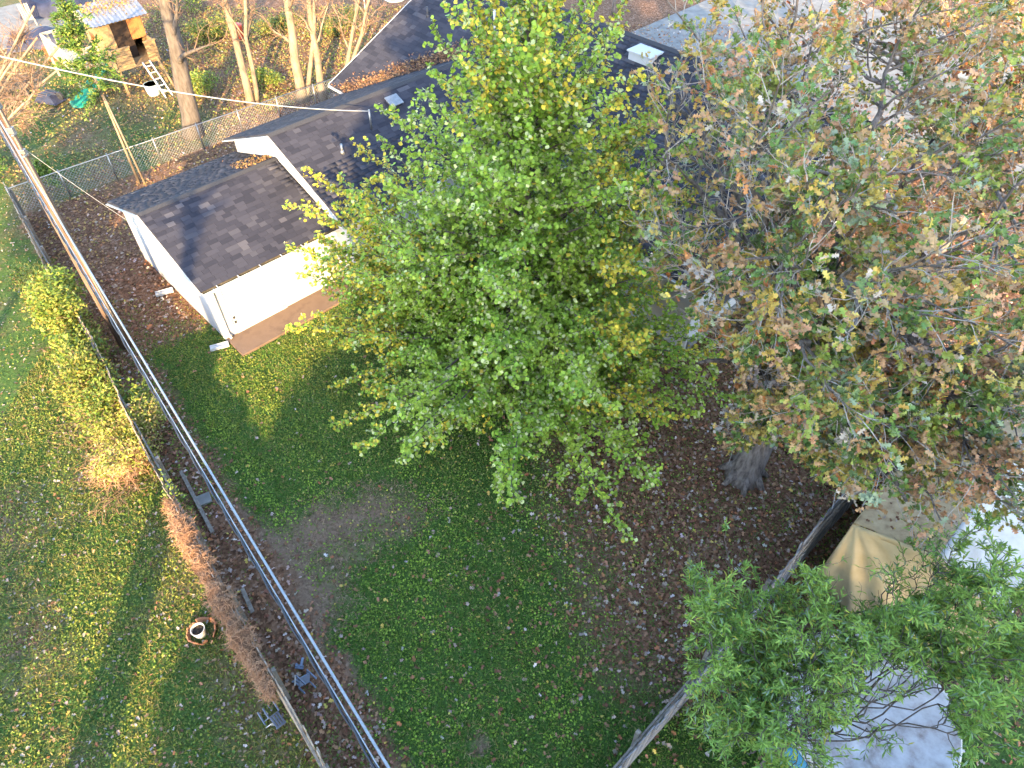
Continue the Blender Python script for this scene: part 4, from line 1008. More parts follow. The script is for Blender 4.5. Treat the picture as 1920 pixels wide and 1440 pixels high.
# --- feathery young conifer with a twin stem
def conifer(base, label, stems, h0, h1, r, n, group=None, name='young_conifer'):
    c = thing(name, label, 'tree', base, group=group); mb = MB(); P = []; D = []
    for (dx, dy, lx, ly, h, rr) in stems: mb.tube([Vector((dx, dy, -.05)), Vector((dx + lx * .5, dy + ly * .5, h * .5)) + rv(.04), Vector((dx + lx, dy + ly, h))], [rr, rr * .75, rr * .25], 7)
    lx, ly, h = stems[0][2:5]
    for i in range(n):
        t = random.random() ** .8; z = h0 + (h1 - h0) * t; a = random.uniform(0, 6.28); L = r * (1 - t * .75) * random.uniform(.6, 1.15)
        p = limb((stems[0][0] + lx * z / h1, stems[0][1] + ly * z / h1, z), (math.cos(a), math.sin(a), random.uniform(-.1, .5)), L, 5, .12, -.02); mb.tube(p, taper(.016, .005, 6), 4, cap=False)
        for _ in range(int(70 * L) + 10): q, d = at_t(p, random.uniform(.15, 1)); P.append(q + rv(.05)); D.append(d)
    mb.build('trunk', 'bark_pale', c, smooth=True)
    P = np.array([p[:] for p in P]); D = np.array([d[:] for d in D]); m = len(P)
    R = frames(unit(rng.normal(size=(m, 3)) * .6 + np.array([0, 0, .7])), unit(D + rng.normal(size=(m, 3)) * .6))
    tag(leaf_mesh('crown', P, R, rng.uniform(.10, .19, m), WIL_V * np.array([1.9, 1, 1]), WIL_F, pick(m, [(.45, (.06, .125, .025)), (.35, (.12, .20, .035)), (.2, (.24, .29, .05))]), 'leaf', c), kind='stuff')
conifer((-16.5, 27.9, 0), 'young feathery conifer on twin thin stems in front of the chain-link fence', [(0, 0, -.4, .8, 7.4, .06), (.22, .05, -.5, .5, 5.0, .05)], 3.9, 7.4, 1.5, 90)
conifer(tuple(survey(-10, 345)[:2]) + (0,), 'small pine showing its needles at the left edge above the fence', [(0, 0, .1, .1, 2.4, .04)], .5, 2.4, .9, 40, name='small_pine')
conifer(tuple(survey(92, 352)[:2]) + (0,), 'little dark pine at the end of the chain-link fence', [(0, 0, .1, .1, 1.2, .03)], .2, 1.2, .7, 34, name='small_pine')

# --- trees behind the viewpoint that keep the yard in shade
def shade_tree(base, label, h, trunk_h, rx, ry, n, leaf, tr, table=None):
    t = thing('shade_tree', label, 'tree', base, group='trees behind the viewpoint'); mb = MB()
    mb.tube([Vector((0, 0, -.2)), Vector((.1, 0, trunk_h * .5)), Vector((0, 0, h * .8))], [tr * 1.2, tr, tr * .3], 12)
    cz = (h + trunk_h) / 2; rz = (h - trunk_h) / 2
    for i in range(26):
        z = random.uniform(trunk_h * .9, h * .8); a = random.uniform(0, 6.28); k = math.sqrt(max(.05, 1 - ((z - cz) / rz) ** 2))
        mb.tube(limb((0, 0, z), (math.cos(a), math.sin(a), .4), rx * k, 5, .12), taper(tr * .3, .02, 6), 5, cap=False)
    mb.build('trunk', 'bark_grey', t, smooth=True)
    if n:
        d = unit(rng.normal(size=(n, 3))); rad = rng.random(n) ** .40
        P = d * rad[:, None] * np.array([rx, ry, rz]) * (1 + .12 * wob(d[:, 0] * 6, d[:, 1] * 6 + d[:, 2] * 4, 1.0))[:, None] + np.array([0, 0, cz])
        R = frames(rdir(n, .3), rng.normal(size=(n, 3)))
        tag(leaf_mesh('crown', P, R, rng.uniform(.7, 1.3, n) * leaf, OVAL_V * np.array([1.6, 1, 1]), OVAL_F, pick(n, table or [(.6, (.05, .09, .025)), (.4, (.09, .13, .03))]), 'leaf', t), kind='stuff')
shade_tree((4.2, -17, 0), 'tall dense tree behind the viewpoint, straight behind the yard', 25, 2.0, 6.2, 4.5, 8500, 1.15, .5)
shade_tree((11.2, -18, 0), 'tall dense tree behind the viewpoint on the right', 24, 2.0, 5.0, 4.5, 7000, 1.15, .45)
shade_tree((-2.8, -16, 0), 'lower round tree behind the viewpoint on the left', 11.2, .8, 3.0, 3.0, 4500, .7, .3)
shade_tree((-8.55, -4, 0), 'bare trunked tree behind the viewpoint whose shadow crosses the garage roof', 15, 11.0, 2.2, 2.0, 0, .3, .42)
shade_tree((-16.2, -5, 0), 'slim tree far left behind the viewpoint', 13.5, 9.3, 2.6, 2.6, 3500, .35, .28)
shade_tree((-12.2, -16, 0), 'thin-crowned tree left behind the viewpoint', 9.6, 4.5, 3.2, 2.5, 1500, .32, .25)

# ------------------------------------------------------------------ canopy, pool
can = thing('canopy_tent', 'tan tarp gable canopy with draped front beside the grey plank fence', 'canopy')
CA0, CA1, CE, CR, CO, CZE, CZR = 12.1, 18.5, .86, -.85, -2.6, 2.45, 3.15
def sheet(f, nu, nv, name, mat, parent, th=.012):
    vs = [f(i / nu, j / nv) for i in range(nu + 1) for j in range(nv + 1)]
    m_ = MB(); m_.add(vs, [(i * (nv + 1) + j, (i + 1) * (nv + 1) + j, (i + 1) * (nv + 1) + j + 1, i * (nv + 1) + j + 1) for i in range(nu) for j in range(nv)])
    o = m_.build(name, mat, parent, smooth=True); s_ = o.modifiers.new('thick', 'SOLIDIFY'); s_.thickness = th; return o
def sag(s, t): return -.07 * math.sin(math.pi * t) * (.5 + .5 * abs(math.sin(s * math.pi * 3))) + .012 * math.sin(s * 37 + t * 9) * math.sin(t * math.pi) + .008 * math.sin(s * 11 - t * 23)
sheet(lambda s, t: W(CA0 + (CA1 - CA0) * s, CE + (CR - CE) * t, CZE + (CZR - CZE) * t + sag(s, t)), 40, 12, 'roof_panel', 'tan_tarp_dirty', can)
sheet(lambda s, t: W(CA0 + (CA1 - CA0) * s, CR + (CO - CR) * t, CZR + (CZE - CZR) * t + sag(s, t)), 40, 12, 'roof_panel', 'white_tarp', can)
def drape(s, t):                                       # folds fan out from the upper corner
    b = CE + (-2.45 - CE) * s; ztop = CZE + (CZR - CZE) * (1 - abs(b - CR) / abs(CE - CR)) if b > CR else CZR - (CZR - CZE) * min(1, (CR - b) / (CR - CO))
    z = ztop * (1 - t) + .02 * t
    ang = math.atan2(s * 3.4, (t + .05) * 2.4)
    am = (.03 + .30 * t * min(1, s * 6 + .15)) * (1 - .35 * s)
    return W(CA0 - .03 - .34 * t - am * (.5 + .5 * math.sin(ang * 17 + 1.1)) - .03 * math.sin(s * 21), b + .06 * t * math.sin(ang * 13), z)
sheet(drape, 150, 26, 'front_drape', 'tan_tarp', can)
sheet(lambda s, t: W(CA0 - .04 - .30 * t + (CA1 - CA0) * s * (1 if t < .01 else 1), CE + .02 + .05 * math.sin(s * 40) * t, CZE * (1 - t) + .02), 60, 8, 'side_drape', 'tan_tarp', can)
sheet(lambda s, t: W(CA0 - .05, CE + (CR - CE) * s, CZE + (CZR - CZE) * s + .012 - .16 * t), 16, 2, 'valance', 'tan_tarp', can)
for a_ in (CA0 + .08, CA1 - .1):
    for b_ in (CE - .12, CO + .12):
        mb = MB(); mb.tube([W(a_, b_, 0), W(a_, b_, CZE - .1)], .03, 8); mb.build('leg', 'galv', can, smooth=True)

PX = Vector((7.65, 5.2, 0)); pool = thing('round_pool', 'round above-ground pool with dirty white cover and blue side under the willow', 'pool', PX)
mb = MB(); nn = 40; PR, PH = 1.78, 1.1
mb.add([(math.cos(k * 2 * math.pi / nn) * PR, math.sin(k * 2 * math.pi / nn) * PR, z) for z in (0, PH) for k in range(nn)], [(k, (k + 1) % nn, nn + (k + 1) % nn, nn + k) for k in range(nn)])
mb.build('side_wall', 'pool_blue', pool, smooth=True)
mb = MB(); mb.tube([(math.cos(k * 2 * math.pi / nn) * PR, math.sin(k * 2 * math.pi / nn) * PR, PH) for k in range(nn + 1)], .045, 8, cap=False); mb.build('rim', 'white_trim', pool, smooth=True)
for k in range(10):
    a_ = k * .628 + .2; mb = MB(); mb.bar((math.cos(a_) * (PR + .06), math.sin(a_) * (PR + .06), 0), (math.cos(a_) * (PR + .06), math.sin(a_) * (PR + .06), PH), .07, .05); mb.build('leg', 'white_trim', pool)
mb = MB(); vs = []; nr = 22
for i in range(nr + 1):
    for k in range(nn * 2):
        a_ = k * math.pi / nn; r_ = (PR + .07) * i / nr
        z_ = PH + .05 - .16 * (1 - (i / nr) ** 2) + .035 * math.sin(r_ * 5 + math.sin(a_ * 3) * 2) * (i / nr) + .02 * math.sin(a_ * 11 + r_ * 3) * (i / nr)
        if i == nr: z_ -= .16 + .05 * math.sin(a_ * 9)
        vs.append((math.cos(a_) * r_, math.sin(a_) * r_, z_))
mm = nn * 2
mb.add(vs, [(i * mm + k, i * mm + (k + 1) % mm, (i + 1) * mm + (k + 1) % mm, (i + 1) * mm + k) for i in range(nr) for k in range(mm)])
mb.build('cover', 'pool_cover', pool, smooth=True)

# ------------------------------------------------------------------ playhouse yard
PA = AX
ph = thing('playhouse', 'raised wooden playhouse with tin roof, railed deck and ladder', 'playhouse', W(11.9, 41.8), PA)
def pbox(name, c, size, mat, parent=ph, rot=None, bevel=0):
    mb = MB(); mb.box(c, size, rot); return mb.build(name, mat, parent, bevel=bevel)
# hut local axes: x along e1 (front width), y along e2 (away from the camera)
FZ = 1.35; HW = 2.3
for x in (-1.05, 1.05):
    for y in (-1.7, 1.0): pbox('post', (x, y, FZ / 2), (.11, .11, FZ), 'playwood')
pbox('floor', (0, -.35, FZ), (HW, 2.9, .08), 'playwood')
wh = 1.95
pbox('front_wall', (-.80, -.85, FZ + .04 + wh / 2), (.70, .05, wh), 'playwood')
pbox('front_wall', (.78, -.85, FZ + .04 + wh * .72), (.74, .05, wh * .56), 'playwood_orange')
pbox('doorway_shade', (0, -.835, FZ + .06 + wh / 2), (.92, .02, wh - .06), 'inner_shade')  # flat dark panel across the opening, coloured as the shade within
pbox('header', (0, -.87, FZ + .04 + wh - .05), (HW, .07, .14), 'playwood')
pbox('side_wall', (-HW / 2, .05, FZ + .04 + wh / 2), (.05, 1.75, wh), 'playwood')
pbox('side_wall', (HW / 2, .05, FZ + .04 + wh / 2), (.05, 1.75, wh), 'playwood')
pbox('back_wall', (0, .93, FZ + .04 + wh / 2), (HW, .05, wh), 'playwood')
pbox('window', (-HW / 2 - .03, .05, FZ + 1.1), (.02, .6, .6), 'red_plastic')
for i, z in enumerate(np.arange(FZ + .12, FZ + .95, .15)):  # porch boards either side of the opening
    pbox('plank', (-.62, -1.78, z), (.85, .03, .135), 'playwood'); pbox('plank', (.86, -1.78, z), (.56, .03, .135), 'playwood')
pbox('porch_rail', (-.62, -1.79, FZ + .98), (.9, .09, .06), 'playwood'); pbox('porch_rail', (.86, -1.79, FZ + .98), (.62, .09, .06), 'playwood')
pbox('porch_side', (-1.1, -1.3, FZ + .5), (.04, .95, .9), 'playwood'); pbox('porch_side', (1.12, -1.3, FZ + .5), (.04, .95, .9), 'playwood')
# tin roof, two slopes
for sg in (0, 1):
    mb = MB(); nx, ny = 70, 3; vs = []
    for i in range(nx + 1):
        x = -1.45 + 2.9 * i / nx
        for j in range(ny + 1):
            t = j / ny; y = (-1.25 + 1.45 * t) if sg == 0 else (.2 + 1.35 * t)
            z = FZ + 2.02 + (.62 * t if sg == 0 else .62 - .62 * t) + .018 * math.cos(i * 2 * math.pi / 5)
            vs.append((x, y, z))
    mb.add(vs, [(i * (ny + 1) + j, (i + 1) * (ny + 1) + j, (i + 1) * (ny + 1) + j + 1, i * (ny + 1) + j + 1) for i in range(nx) for j in range(ny)])
    mb.build('roof_panel', 'tin', ph, smooth=True)
for x in (-1.42, 1.42):
    mb = MB(); mb.add([(x, -1.2, FZ + 1.99), (x, .2, FZ + 2.60), (x, 1.5, FZ + 1.99), (x + .03, -1.2, FZ + 1.99), (x + .03, .2, FZ + 2.60), (x + .03, 1.5, FZ + 1.99)], [(0, 1, 2), (5, 4, 3), (0, 3, 4, 1), (1, 4, 5, 2), (2, 5, 3, 0)]); mb.build('gable_board', 'cream_rail', ph)
# railed deck to the left
DX0, DX1, DY0, DY1, DZ = -2.75, -1.25, -.2, 3.3, 1.25
pbox('deck_floor', ((DX0 + DX1) / 2, (DY0 + DY1) / 2, DZ), (DX1 - DX0, DY1 - DY0, .08), 'cream_rail')
for x in (DX0, DX1):
    for y in (DY0, DY1): pbox('post', (x, y, (DZ + .95) / 2), (.1, .1, DZ + .95), 'cream_rail')
for (x0, y0, x1, y1) in ((DX0, DY0, DX1, DY0), (DX0, DY1, DX1, DY1), (DX0, DY0, DX0, DY1)):
    mb = MB(); mb.bar((x0, y0, DZ + .95), (x1, y1, DZ + .95), .06, .12); mb.build('deck_rail', 'cream_rail', ph)
    k = max(2, int(math.hypot(x1 - x0, y1 - y0) / .26))
    for i in range(1, k):
        x, y = x0 + (x1 - x0) * i / k, y0 + (y1 - y0) * i / k; pbox('slat', (x, y, DZ + .5), (.09 if y0 == y1 else .03, .03 if y0 == y1 else .09, .88), 'cream_rail')
# ladder
for x in (.15, .52): 
    mb = MB(); mb.bar((x, -1.85, FZ + .1), (x + .1, -3.2, 0), .05, .09); mb.build('ladder_rail', 'white_trim', ph)
for k in range(5):
    t = (k + .7) / 5.6; mb = MB(); mb.bar((.15 + .1 * t, -1.85 - 1.35 * t, (FZ + .1) * (1 - t)), (.52 + .1 * t, -1.85 - 1.35 * t, (FZ + .1) * (1 - t)), .035, .05); mb.build('rung', 'white_trim', ph)
mb = MB(); mb.bar((.95, -1.85, FZ + .1), (1.0, -2.9, 0), .08, .08); mb.build('brace', 'playwood', ph)
# leaves lying on the tin roof
n = 500; lx = rng.uniform(-1.3, 1.3, n); lt_ = np.clip(.78 + .22 * rng.normal(size=n), .02, 1.35)
ly = -1.25 + 1.45 * lt_; lz = FZ + 2.05 + .62 * np.where(lt_ < 1, lt_, 2 - lt_)
R3 = np.array(Matrix.Rotation(PA, 3, 'Z')); pos = np.stack([lx, ly, lz], 1) @ R3.T + np.array(W(11.9, 41.8))
tag(leaf_mesh('roof_leaves', pos, frames(rdir(n, 1.2), rng.normal(size=(n, 3))), rng.uniform(.07, .12, n), LIT_V, LIT_F, pick(n, [(.6, (.42, .20, .05)), (.4, (.50, .33, .08))]), 'dry_leaf'), 'orange fallen leaves lying on the playhouse tin roof', 'leaves', kind='stuff')

# green slide beside the playhouse
sl = survey(148, 205)
mb = MB(); vs = []
for i in range(15):
    t = i / 14; c = Vector((.9 * t + .15 * math.sin(t * 3), 2.6 * t, .12 + 1.25 * t ** 1.2)); 
    for (x, z) in ((-.32, .26), (-.30, .0), (-.15, -.06), (.15, -.06), (.30, .0), (.32, .26)): vs.append(c + Vector((x, 0, z)))
mb.add(vs, [(i * 6 + k, (i + 1) * 6 + k, (i + 1) * 6 + k + 1, i * 6 + k + 1) for i in range(14) for k in range(5)])
so = mb.build('slide', 'slide_green', smooth=True, loc=(sl.x, sl.y, .0)); so.modifiers.new('t', 'SOLIDIFY').thickness = .03
tag(so, 'teal green plastic slide lying below the railed deck', 'slide')
# black garden wagon
wg = survey(32, 176); wo = thing('garden_wagon', 'black garden wagon on the lawn at the left edge', 'wagon', (wg.x, wg.y, 0), .35)
mb = MB(); mb.box((0, 0, .38), (1.5, .75, .05))
for (c, s_) in (((0, .36, .55), (1.5, .03, .32)), ((0, -.36, .55), (1.5, .03, .32)), ((.74, 0, .55), (.03, .7, .32)), ((-.74, 0, .55), (.03, .7, .32))): mb.box(c, s_)
mb.build('tray', 'dark_metal', wo, bevel=.008)
for x in (-.5, .5):
    for y in (-.4, .4): mb = MB(); mb.tube([(x, y - .05, .18), (x, y + .05, .18)], .18, 14); mb.build('wheel', 'dark_metal', wo)
mb = MB(); mb.bar((.75, 0, .35), (1.35, .1, .12), .03, .03); mb.bar((1.35, -.1, .12), (1.35, .3, .12), .03, .03); mb.build('handle', 'dark_metal', wo)
# overturned wheelbarrow
wb = survey(98, 192); bo = thing('wheelbarrow', 'overturned black wheelbarrow on the lawn left of the green slide', 'wheelbarrow', (wb.x, wb.y, 0), -.4)
mb = MB(); mb.add([(-.35, -.3, .5), (.35, -.25, .5), (.35, .25, .5), (-.35, .3, .5), (-.75, -.45, .06), (.7, -.38, .12), (.7, .38, .12), (-.75, .45, .06)], [(0, 1, 2, 3), (0, 4, 5, 1), (1, 5, 6, 2), (2, 6, 7, 3), (3, 7, 4, 0)]); mb.build('tray', 'navy_tarp', bo)
for y in (-.3, .3): mb = MB(); mb.tube([(-1.0, y * 1.2, .35), (.3, y * .6, .62), (.8, y * .2, .55)], .022, 6); mb.build('handle', 'dark_metal', bo)
mb = MB(); mb.tube([(.85, -.05, .5), (.85, .05, .5)], .2, 14); mb.build('wheel', 'dark_metal', bo)
# covered pile, table, slatted chair and bins by the patio
tp_ = survey(75, 84); mb = MB(); vs = []
for i in range(17):
    for j in range(11):
        x, y = -1.7 + 3.4 * i / 16, -.8 + 1.6 * j / 10; e = min(1, 4 * (1 - abs(x) / 1.7), 3 * (1 - abs(y) / .8)); vs.append((x, y, .02 + e * (.62 + .12 * math.sin(x * 3.1) + .1 * math.sin(y * 4 + x)) + random.gauss(0, .015)))
mb.add(vs, [(i * 11 + j, (i + 1) * 11 + j, (i + 1) * 11 + j + 1, i * 11 + j + 1) for i in range(16) for j in range(10)])
to = mb.build('tarp_pile', 'navy_tarp', smooth=True, loc=(tp_.x, tp_.y, 0)); to.rotation_euler.z = .35
tag(to, 'long pile under a dark navy tarp at the upper left', 'tarp')
tp2 = survey(112, 20); o2 = to.copy(); COL.objects.link(o2); o2.location = (tp2.x, tp2.y, 0); o2.scale = (1.2, 1.6, 1.6); o2.rotation_euler.z = .2
tag(o2, 'tall dark covered heap behind the railed deck', 'tarp')
chp = survey(60, 48); cho = thing('slatted_chair', 'pale slatted garden chair by the dark tarp pile', 'chair', (chp.x, chp.y, 0), .6)
for k in range(5): mb = MB(); mb.box((-.24 + .12 * k, .28, .78), (.07, .03, .75), Matrix.Rotation(-.25, 3, 'X')); mb.build('back_slat', 'cream_rail', cho)
for k in range(4): mb = MB(); mb.box((0, -.22 + .13 * k, .42), (.58, .09, .03)); mb.build('seat_slat', 'cream_rail', cho)
for x in (-.27, .27):
    for y in (-.25, .22): mb = MB(); mb.box((x, y, .21), (.05, .05, .42)); mb.build('leg', 'cream_rail', cho)
def bin_(p, label, group='red bins in the back yard', h=.75, r=.3):
    b = thing('plastic_bin', label, 'bin', p, group=group)
    mb = MB(); mb.tube([(0, 0, 0), (0, 0, h)], [r * .8, r], 14); mb.tube([(0, 0, h - .06), (0, 0, h)], [r * 1.08, r * 1.08], 14); mb.build('tub', 'red_plastic', b, smooth=False)
    mb = MB(); mb.tube([(0, 0, h), (0, 0, h + .05), (0, 0, h + .08)], [r * 1.05, r * .95, r * .3], 14); mb.build('lid', 'red_plastic', b)
p = survey(101, 112); bin_((p.x, p.y, 0), 'orange-red bin below the railed deck of the playhouse')
p = survey(450, 72); bin_((p.x, p.y, 0), 'red bin half hidden by the slender bare tree')
# blue-white tub under the ladder
p = survey(292, 178); mb = MB(); mb.tube([(0, 0, 0), (0, 0, .55), (0, 0, .55), (0, 0, .1)], [.30, .38, .34, .28], 18); tag(mb.build('storage_tub', 'swing_pale', loc=(p.x - .1, p.y + .1, 0)), 'pale round tub standing under the playhouse ladder', 'tub')
# saucer swing on a white frame at the top edge
sp_ = survey(742, 14); sw = thing('saucer_swing', 'round saucer swing hanging from a white frame at the top edge', 'swing', (sp_.x, sp_.y, 0), .3)
mb = MB(); mb.tube([(.62 * math.cos(k * math.pi / 12), .62 * math.sin(k * math.pi / 12), .55) for k in range(25)], .06, 8, cap=False); mb.build('ring', 'swing_pale', sw, smooth=True)
mb = MB()
for k in range(6): a_ = k * math.pi / 6; mb.tube([(.6 * math.cos(a_), .6 * math.sin(a_), .55), (-.6 * math.cos(a_), -.6 * math.sin(a_), .55)], .012, 4)
mb.build('net', 'dark_metal', sw)
for a_ in (.6, 2.5, 3.7, 5.7): mb = MB(); mb.tube([(.62 * math.cos(a_), .62 * math.sin(a_), .55), (0.2 * math.cos(a_), .05, 2.5)], .012, 4); mb.build('rope', 'white_trim', sw)
mb = MB(); mb.tube([(-1.9, 0, 2.5), (1.9, 0, 2.5)], .05, 8); mb.build('top_bar', 'white_trim', sw, smooth=True)
for x in (-1.9, 1.9):
    for y in (-1.0, 1.0): mb = MB(); mb.tube([(x, 0, 2.5), (x * 1.1, y, 0)], .04, 8); mb.build('leg', 'white_trim', sw, smooth=True)

# ------------------------------------------------------------------ small things along the alley fence
pp = survey(378, 1190); pot = thing('flower_pot', 'white flower pot of dark soil amid broken terracotta shards in the left grass', 'flower pot', (pp.x, pp.y, 0))
mb = MB(); prof = [(.12, 0), (.15, .18), (.165, .30), (.17, .32), (.15, .32), (.14, .24)]
for (r_, z_), (r2, z2) in zip(prof[:-1], prof[1:]): mb.add([(r_ * math.cos(k * math.pi / 12), r_ * math.sin(k * math.pi / 12), z_) for k in range(24)] + [(r2 * math.cos(k * math.pi / 12), r2 * math.sin(k * math.pi / 12), z2) for k in range(24)], [(k, (k + 1) % 24, 24 + (k + 1) % 24, 24 + k) for k in range(24)])
mb.build('shell', 'pot_white', pot, smooth=True)
mb = MB(); mb.add([(.142 * math.cos(k * math.pi / 12), .142 * math.sin(k * math.pi / 12), .25) for k in range(24)], [tuple(range(24))])
for _ in range(9): q = limb((random.gauss(0, .06), random.gauss(0, .06), .25), rv() + Vector((0, 0, .4)), .12, 3, .3); mb.tube(q, [.008, .006, .004, .002], 4)
mb.build('soil', 'soil', pot)
for k, (a_, rr, sz) in enumerate(((.2, .30, .3), (1.0, .34, .24), (1.7, .32, .3), (2.6, .27, .26), (3.5, .24, .3), (4.4, .22, .32), (5.3, .25, .2))):
    mb = MB(); c = Vector((rr * math.cos(a_), rr * math.sin(a_), .06)); vs = []
    for i in range(7):
        t = a_ + (i - 3) * sz * .5; top = .10 + .10 * random.random()
        for (r_, z_) in ((rr, -.02), (rr + .05, top), (rr + .075, top), (rr + .03, -.02)): vs.append((r_ * math.cos(t), r_ * math.sin(t), z_))
    mb.add(vs, [(i * 4 + j, (i + 1) * 4 + j, (i + 1) * 4 + (j + 1) % 4, i * 4 + (j + 1) % 4) for i in range(6) for j in range(4)] + [(0, 1, 2, 3), (27, 26, 25, 24)])
    tag(mb.build('pot_shard', 'terracotta', loc=(pp.x, pp.y, 0)), ['curved terracotta shard east of the white flower pot', 'curved terracotta shard at the upper right of the white flower pot', 'curved terracotta shard above the white flower pot', 'curved terracotta shard at the upper left of the white flower pot', 'curved terracotta shard left of the white flower pot', 'curved terracotta shard below the white flower pot', 'curved terracotta shard at the lower right of the white flower pot'][k], 'shard', 'broken terracotta around the pot')
# old urn swallowed by dead vine
up_ = survey(228, 880); urn = thing('old_urn', 'round urn rim swallowed by dry straw and vine left of the fence', 'urn', (up_.x, up_.y, 0))
mb = MB(); prof = [(.28, 0), (.40, .25), (.42, .5), (.36, .62), (.38, .66), (.33, .66), (.34, .45), (.30, .1)]
for (r_, z_), (r2, z2) in zip(prof[:-1], prof[1:]): mb.add([(r_ * math.cos(k * math.pi / 12), r_ * math.sin(k * math.pi / 12), z_) for k in range(24)] + [(r2 * math.cos(k * math.pi / 12), r2 * math.sin(k * math.pi / 12), z2) for k in range(24)], [(k, (k + 1) % 24, 24 + (k + 1) % 24, 24 + k) for k in range(24)])
mb.build('bowl', 'tan_tarp_dirty', urn, smooth=True)
mb = MB(); mb.add([(.33 * math.cos(k * math.pi / 12), .33 * math.sin(k * math.pi / 12), .2) for k in range(24)], [tuple(range(24))]); mb.build('soil', 'soil', urn)
mb = MB()
for i in range(380):
    a_ = random.uniform(0, 6.28); r_ = random.uniform(.33, .75); q = limb((r_ * math.cos(a_), r_ * math.sin(a_), random.uniform(.05, .72) * max(.1, 1.3 - r_)), (math.cos(a_ + random.uniform(-2, 2)), math.sin(a_ + random.uniform(-2, 2)), random.uniform(-.6, .4)), random.uniform(.2, .55), 4, .3, -.06); mb.tube(q, [.008, .007, .006, .005, .003], 3, cap=False)
tag(mb.build('dry_straw', 'vine_stem', urn), kind='stuff')
# broken plastic garden chairs either side of the fence
def plastic_chair(base, label, rot, mat4=None):
    c = thing('plastic_chair', label, 'chair', base, rot[2], group='broken plastic chairs by the alley fence'); c.rotation_euler = rot
    pbox('seat', (0, 0, .40), (.46, .44, .035), 'blue_plastic', c, bevel=.012)
    for k in range(4): pbox('back_slat', (-.165 + .11 * k, .235, .64), (.075, .03, .46), 'blue_plastic', c, Matrix.Rotation(-.15, 3, 'X'), .008)
    pbox('back_rail', (0, .275, .87), (.46, .04, .07), 'blue_plastic', c, bevel=.01)
    for x in (-.26, .26):
        pbox('armrest', (x, .02, .62), (.06, .46, .03), 'pale_plastic' if x < 0 else 'blue_plastic', c, bevel=.01); pbox('leg', (x * .9, -.2, .30), (.05, .06, .62), 'blue_plastic', c, bevel=.008); pbox('leg', (x * .9, .22, .2), (.05, .06, .4), 'blue_plastic', c, bevel=.008)
    return c
p = survey(505, 1330); plastic_chair((p.x - .05, p.y, .16), 'tipped blue-grey plastic chair lying left of the alley fence', (2.05, .5, .95)).scale = (.62, .62, .62)
p = survey(588, 1285); plastic_chair((p.x, p.y - .1, .25), 'tipped blue-grey plastic chair lying under the cables right of the fence', (-1.85, .45, .75)).scale = (.62, .62, .62)
p = survey(562, 1252); mb = MB(); mb.box((0, 0, .05), (.2, .1, .06), Matrix.Rotation(.3, 3, 'Y')); mb.box((.05, .1, .08), (.06, .22, .05)); mb.box((-.06, .02, .09), (.05, .08, .1)); tag(mb.build('chair_fragment', 'blue_plastic', loc=(p.x, p.y, 0), bevel=.01), 'small blue-grey plastic chair fragment in the leaves under the cables', 'fragment')
p = survey(382, 938); mb = MB(); mb.box((0, 0, .03), (.42, .36, .08)); o = mb.build('paver', 'concrete', loc=(p.x, p.y, 0), bevel=.012); o.rotation_euler.z = .5; tag(o, 'square grey paver lying beside the alley fence', 'paver')
for (u0, v0, u1, v1, lab) in ((340, 885, 400, 1000, 'loose grey board lying along the right foot of the alley fence'), (455, 1105, 475, 1150, 'short loose board below the dead vine on the yard side')):
    p, q = survey(u0, v0), survey(u1, v1); mb = MB(); mb.bar(p + Vector((0, 0, .05)), q + Vector((0, 0, .06)), .10, .03); tag(mb.build('loose_board', 'old_wood'), lab, 'board', 'boards dropped by the fence')

# ------------------------------------------------------------------ leaves, grass and clover on the ground
def ground_z(x, y, b): return 0.03 * wob(x, y, 0.9) + 0.012 * wob(y, x, 4.0) - 0.05 * b - 0.02
def scatter(n, x0, x1, y0, y1):
    x = rng.uniform(x0, x1, n); y = rng.uniform(y0, y1, n)
    g, l, b, dist, a, bb = zones(x, y)
    ok = ~on_building(a, bb, .02) & (np.hypot(x - PX.x, y - PX.y) > 1.9)
    half = 0.76 * (0.70 * y + 12.2) + 1.5
    ok &= np.abs(x) < half
    return [q[ok] for q in (x, y, g, l, b, dist, a, bb)]
LIT = [(.36, (.20, .095, .055)), (.26, (.32, .17, .10)), (.19, (.40, .30, .25)), (.04, (.54, .46, .43)), (.11, (.34, .14, .065)), (.04, (.45, .34, .08))]
def litter():
    x, y, g, l, b, dist, a, bb = scatter(125000, -30, 19, 3.2, 46)
    dens = np.clip(l ** 1.25 * 1.0 + .055 + .15 * sstep(x, -6, 0) * (1 - sstep(y, 9, 13)), 0, 1) * np.where(y < 18, 1.0, .75)
    k = rng.random(len(x)) < dens
    x, y, b, dist, bb, a, l = x[k], y[k], b[k], dist[k], bb[k], a[k], l[k]; n = len(x)
    col = pick(n, LIT)
    warm = ((bb > 26.5))[:, None]; col = np.where(warm & (rng.random((n, 1)) < .65), pick(n, [(.5, (.36, .20, .08)), (.3, (.42, .30, .09)), (.2, (.20, .11, .06))]), col)
    leftm = (dist < 0)[:, None]; col = np.where(leftm & (rng.random((n, 1)) < .6), pick(n, [(.5, (.30, .26, .23)), (.5, (.24, .17, .11))]), col)
    sc = rng.uniform(.08, .16, n) * np.where(dist < 0, .75, 1.0)
    z = ground_z(x, y, b) + rng.uniform(.015, .05, n) + .02 * l
    R = frames(rdir(n, 1.6), rng.normal(size=(n, 3)))
    o = leaf_mesh('fallen_leaves', np.stack([x, y, z], 1), R, sc, LIT_V, LIT_F, col, 'dry_leaf')
    tag(o, 'brown and grey fallen oak leaves scattered over the yard', 'leaves', kind='stuff'); return n
nl = litter()
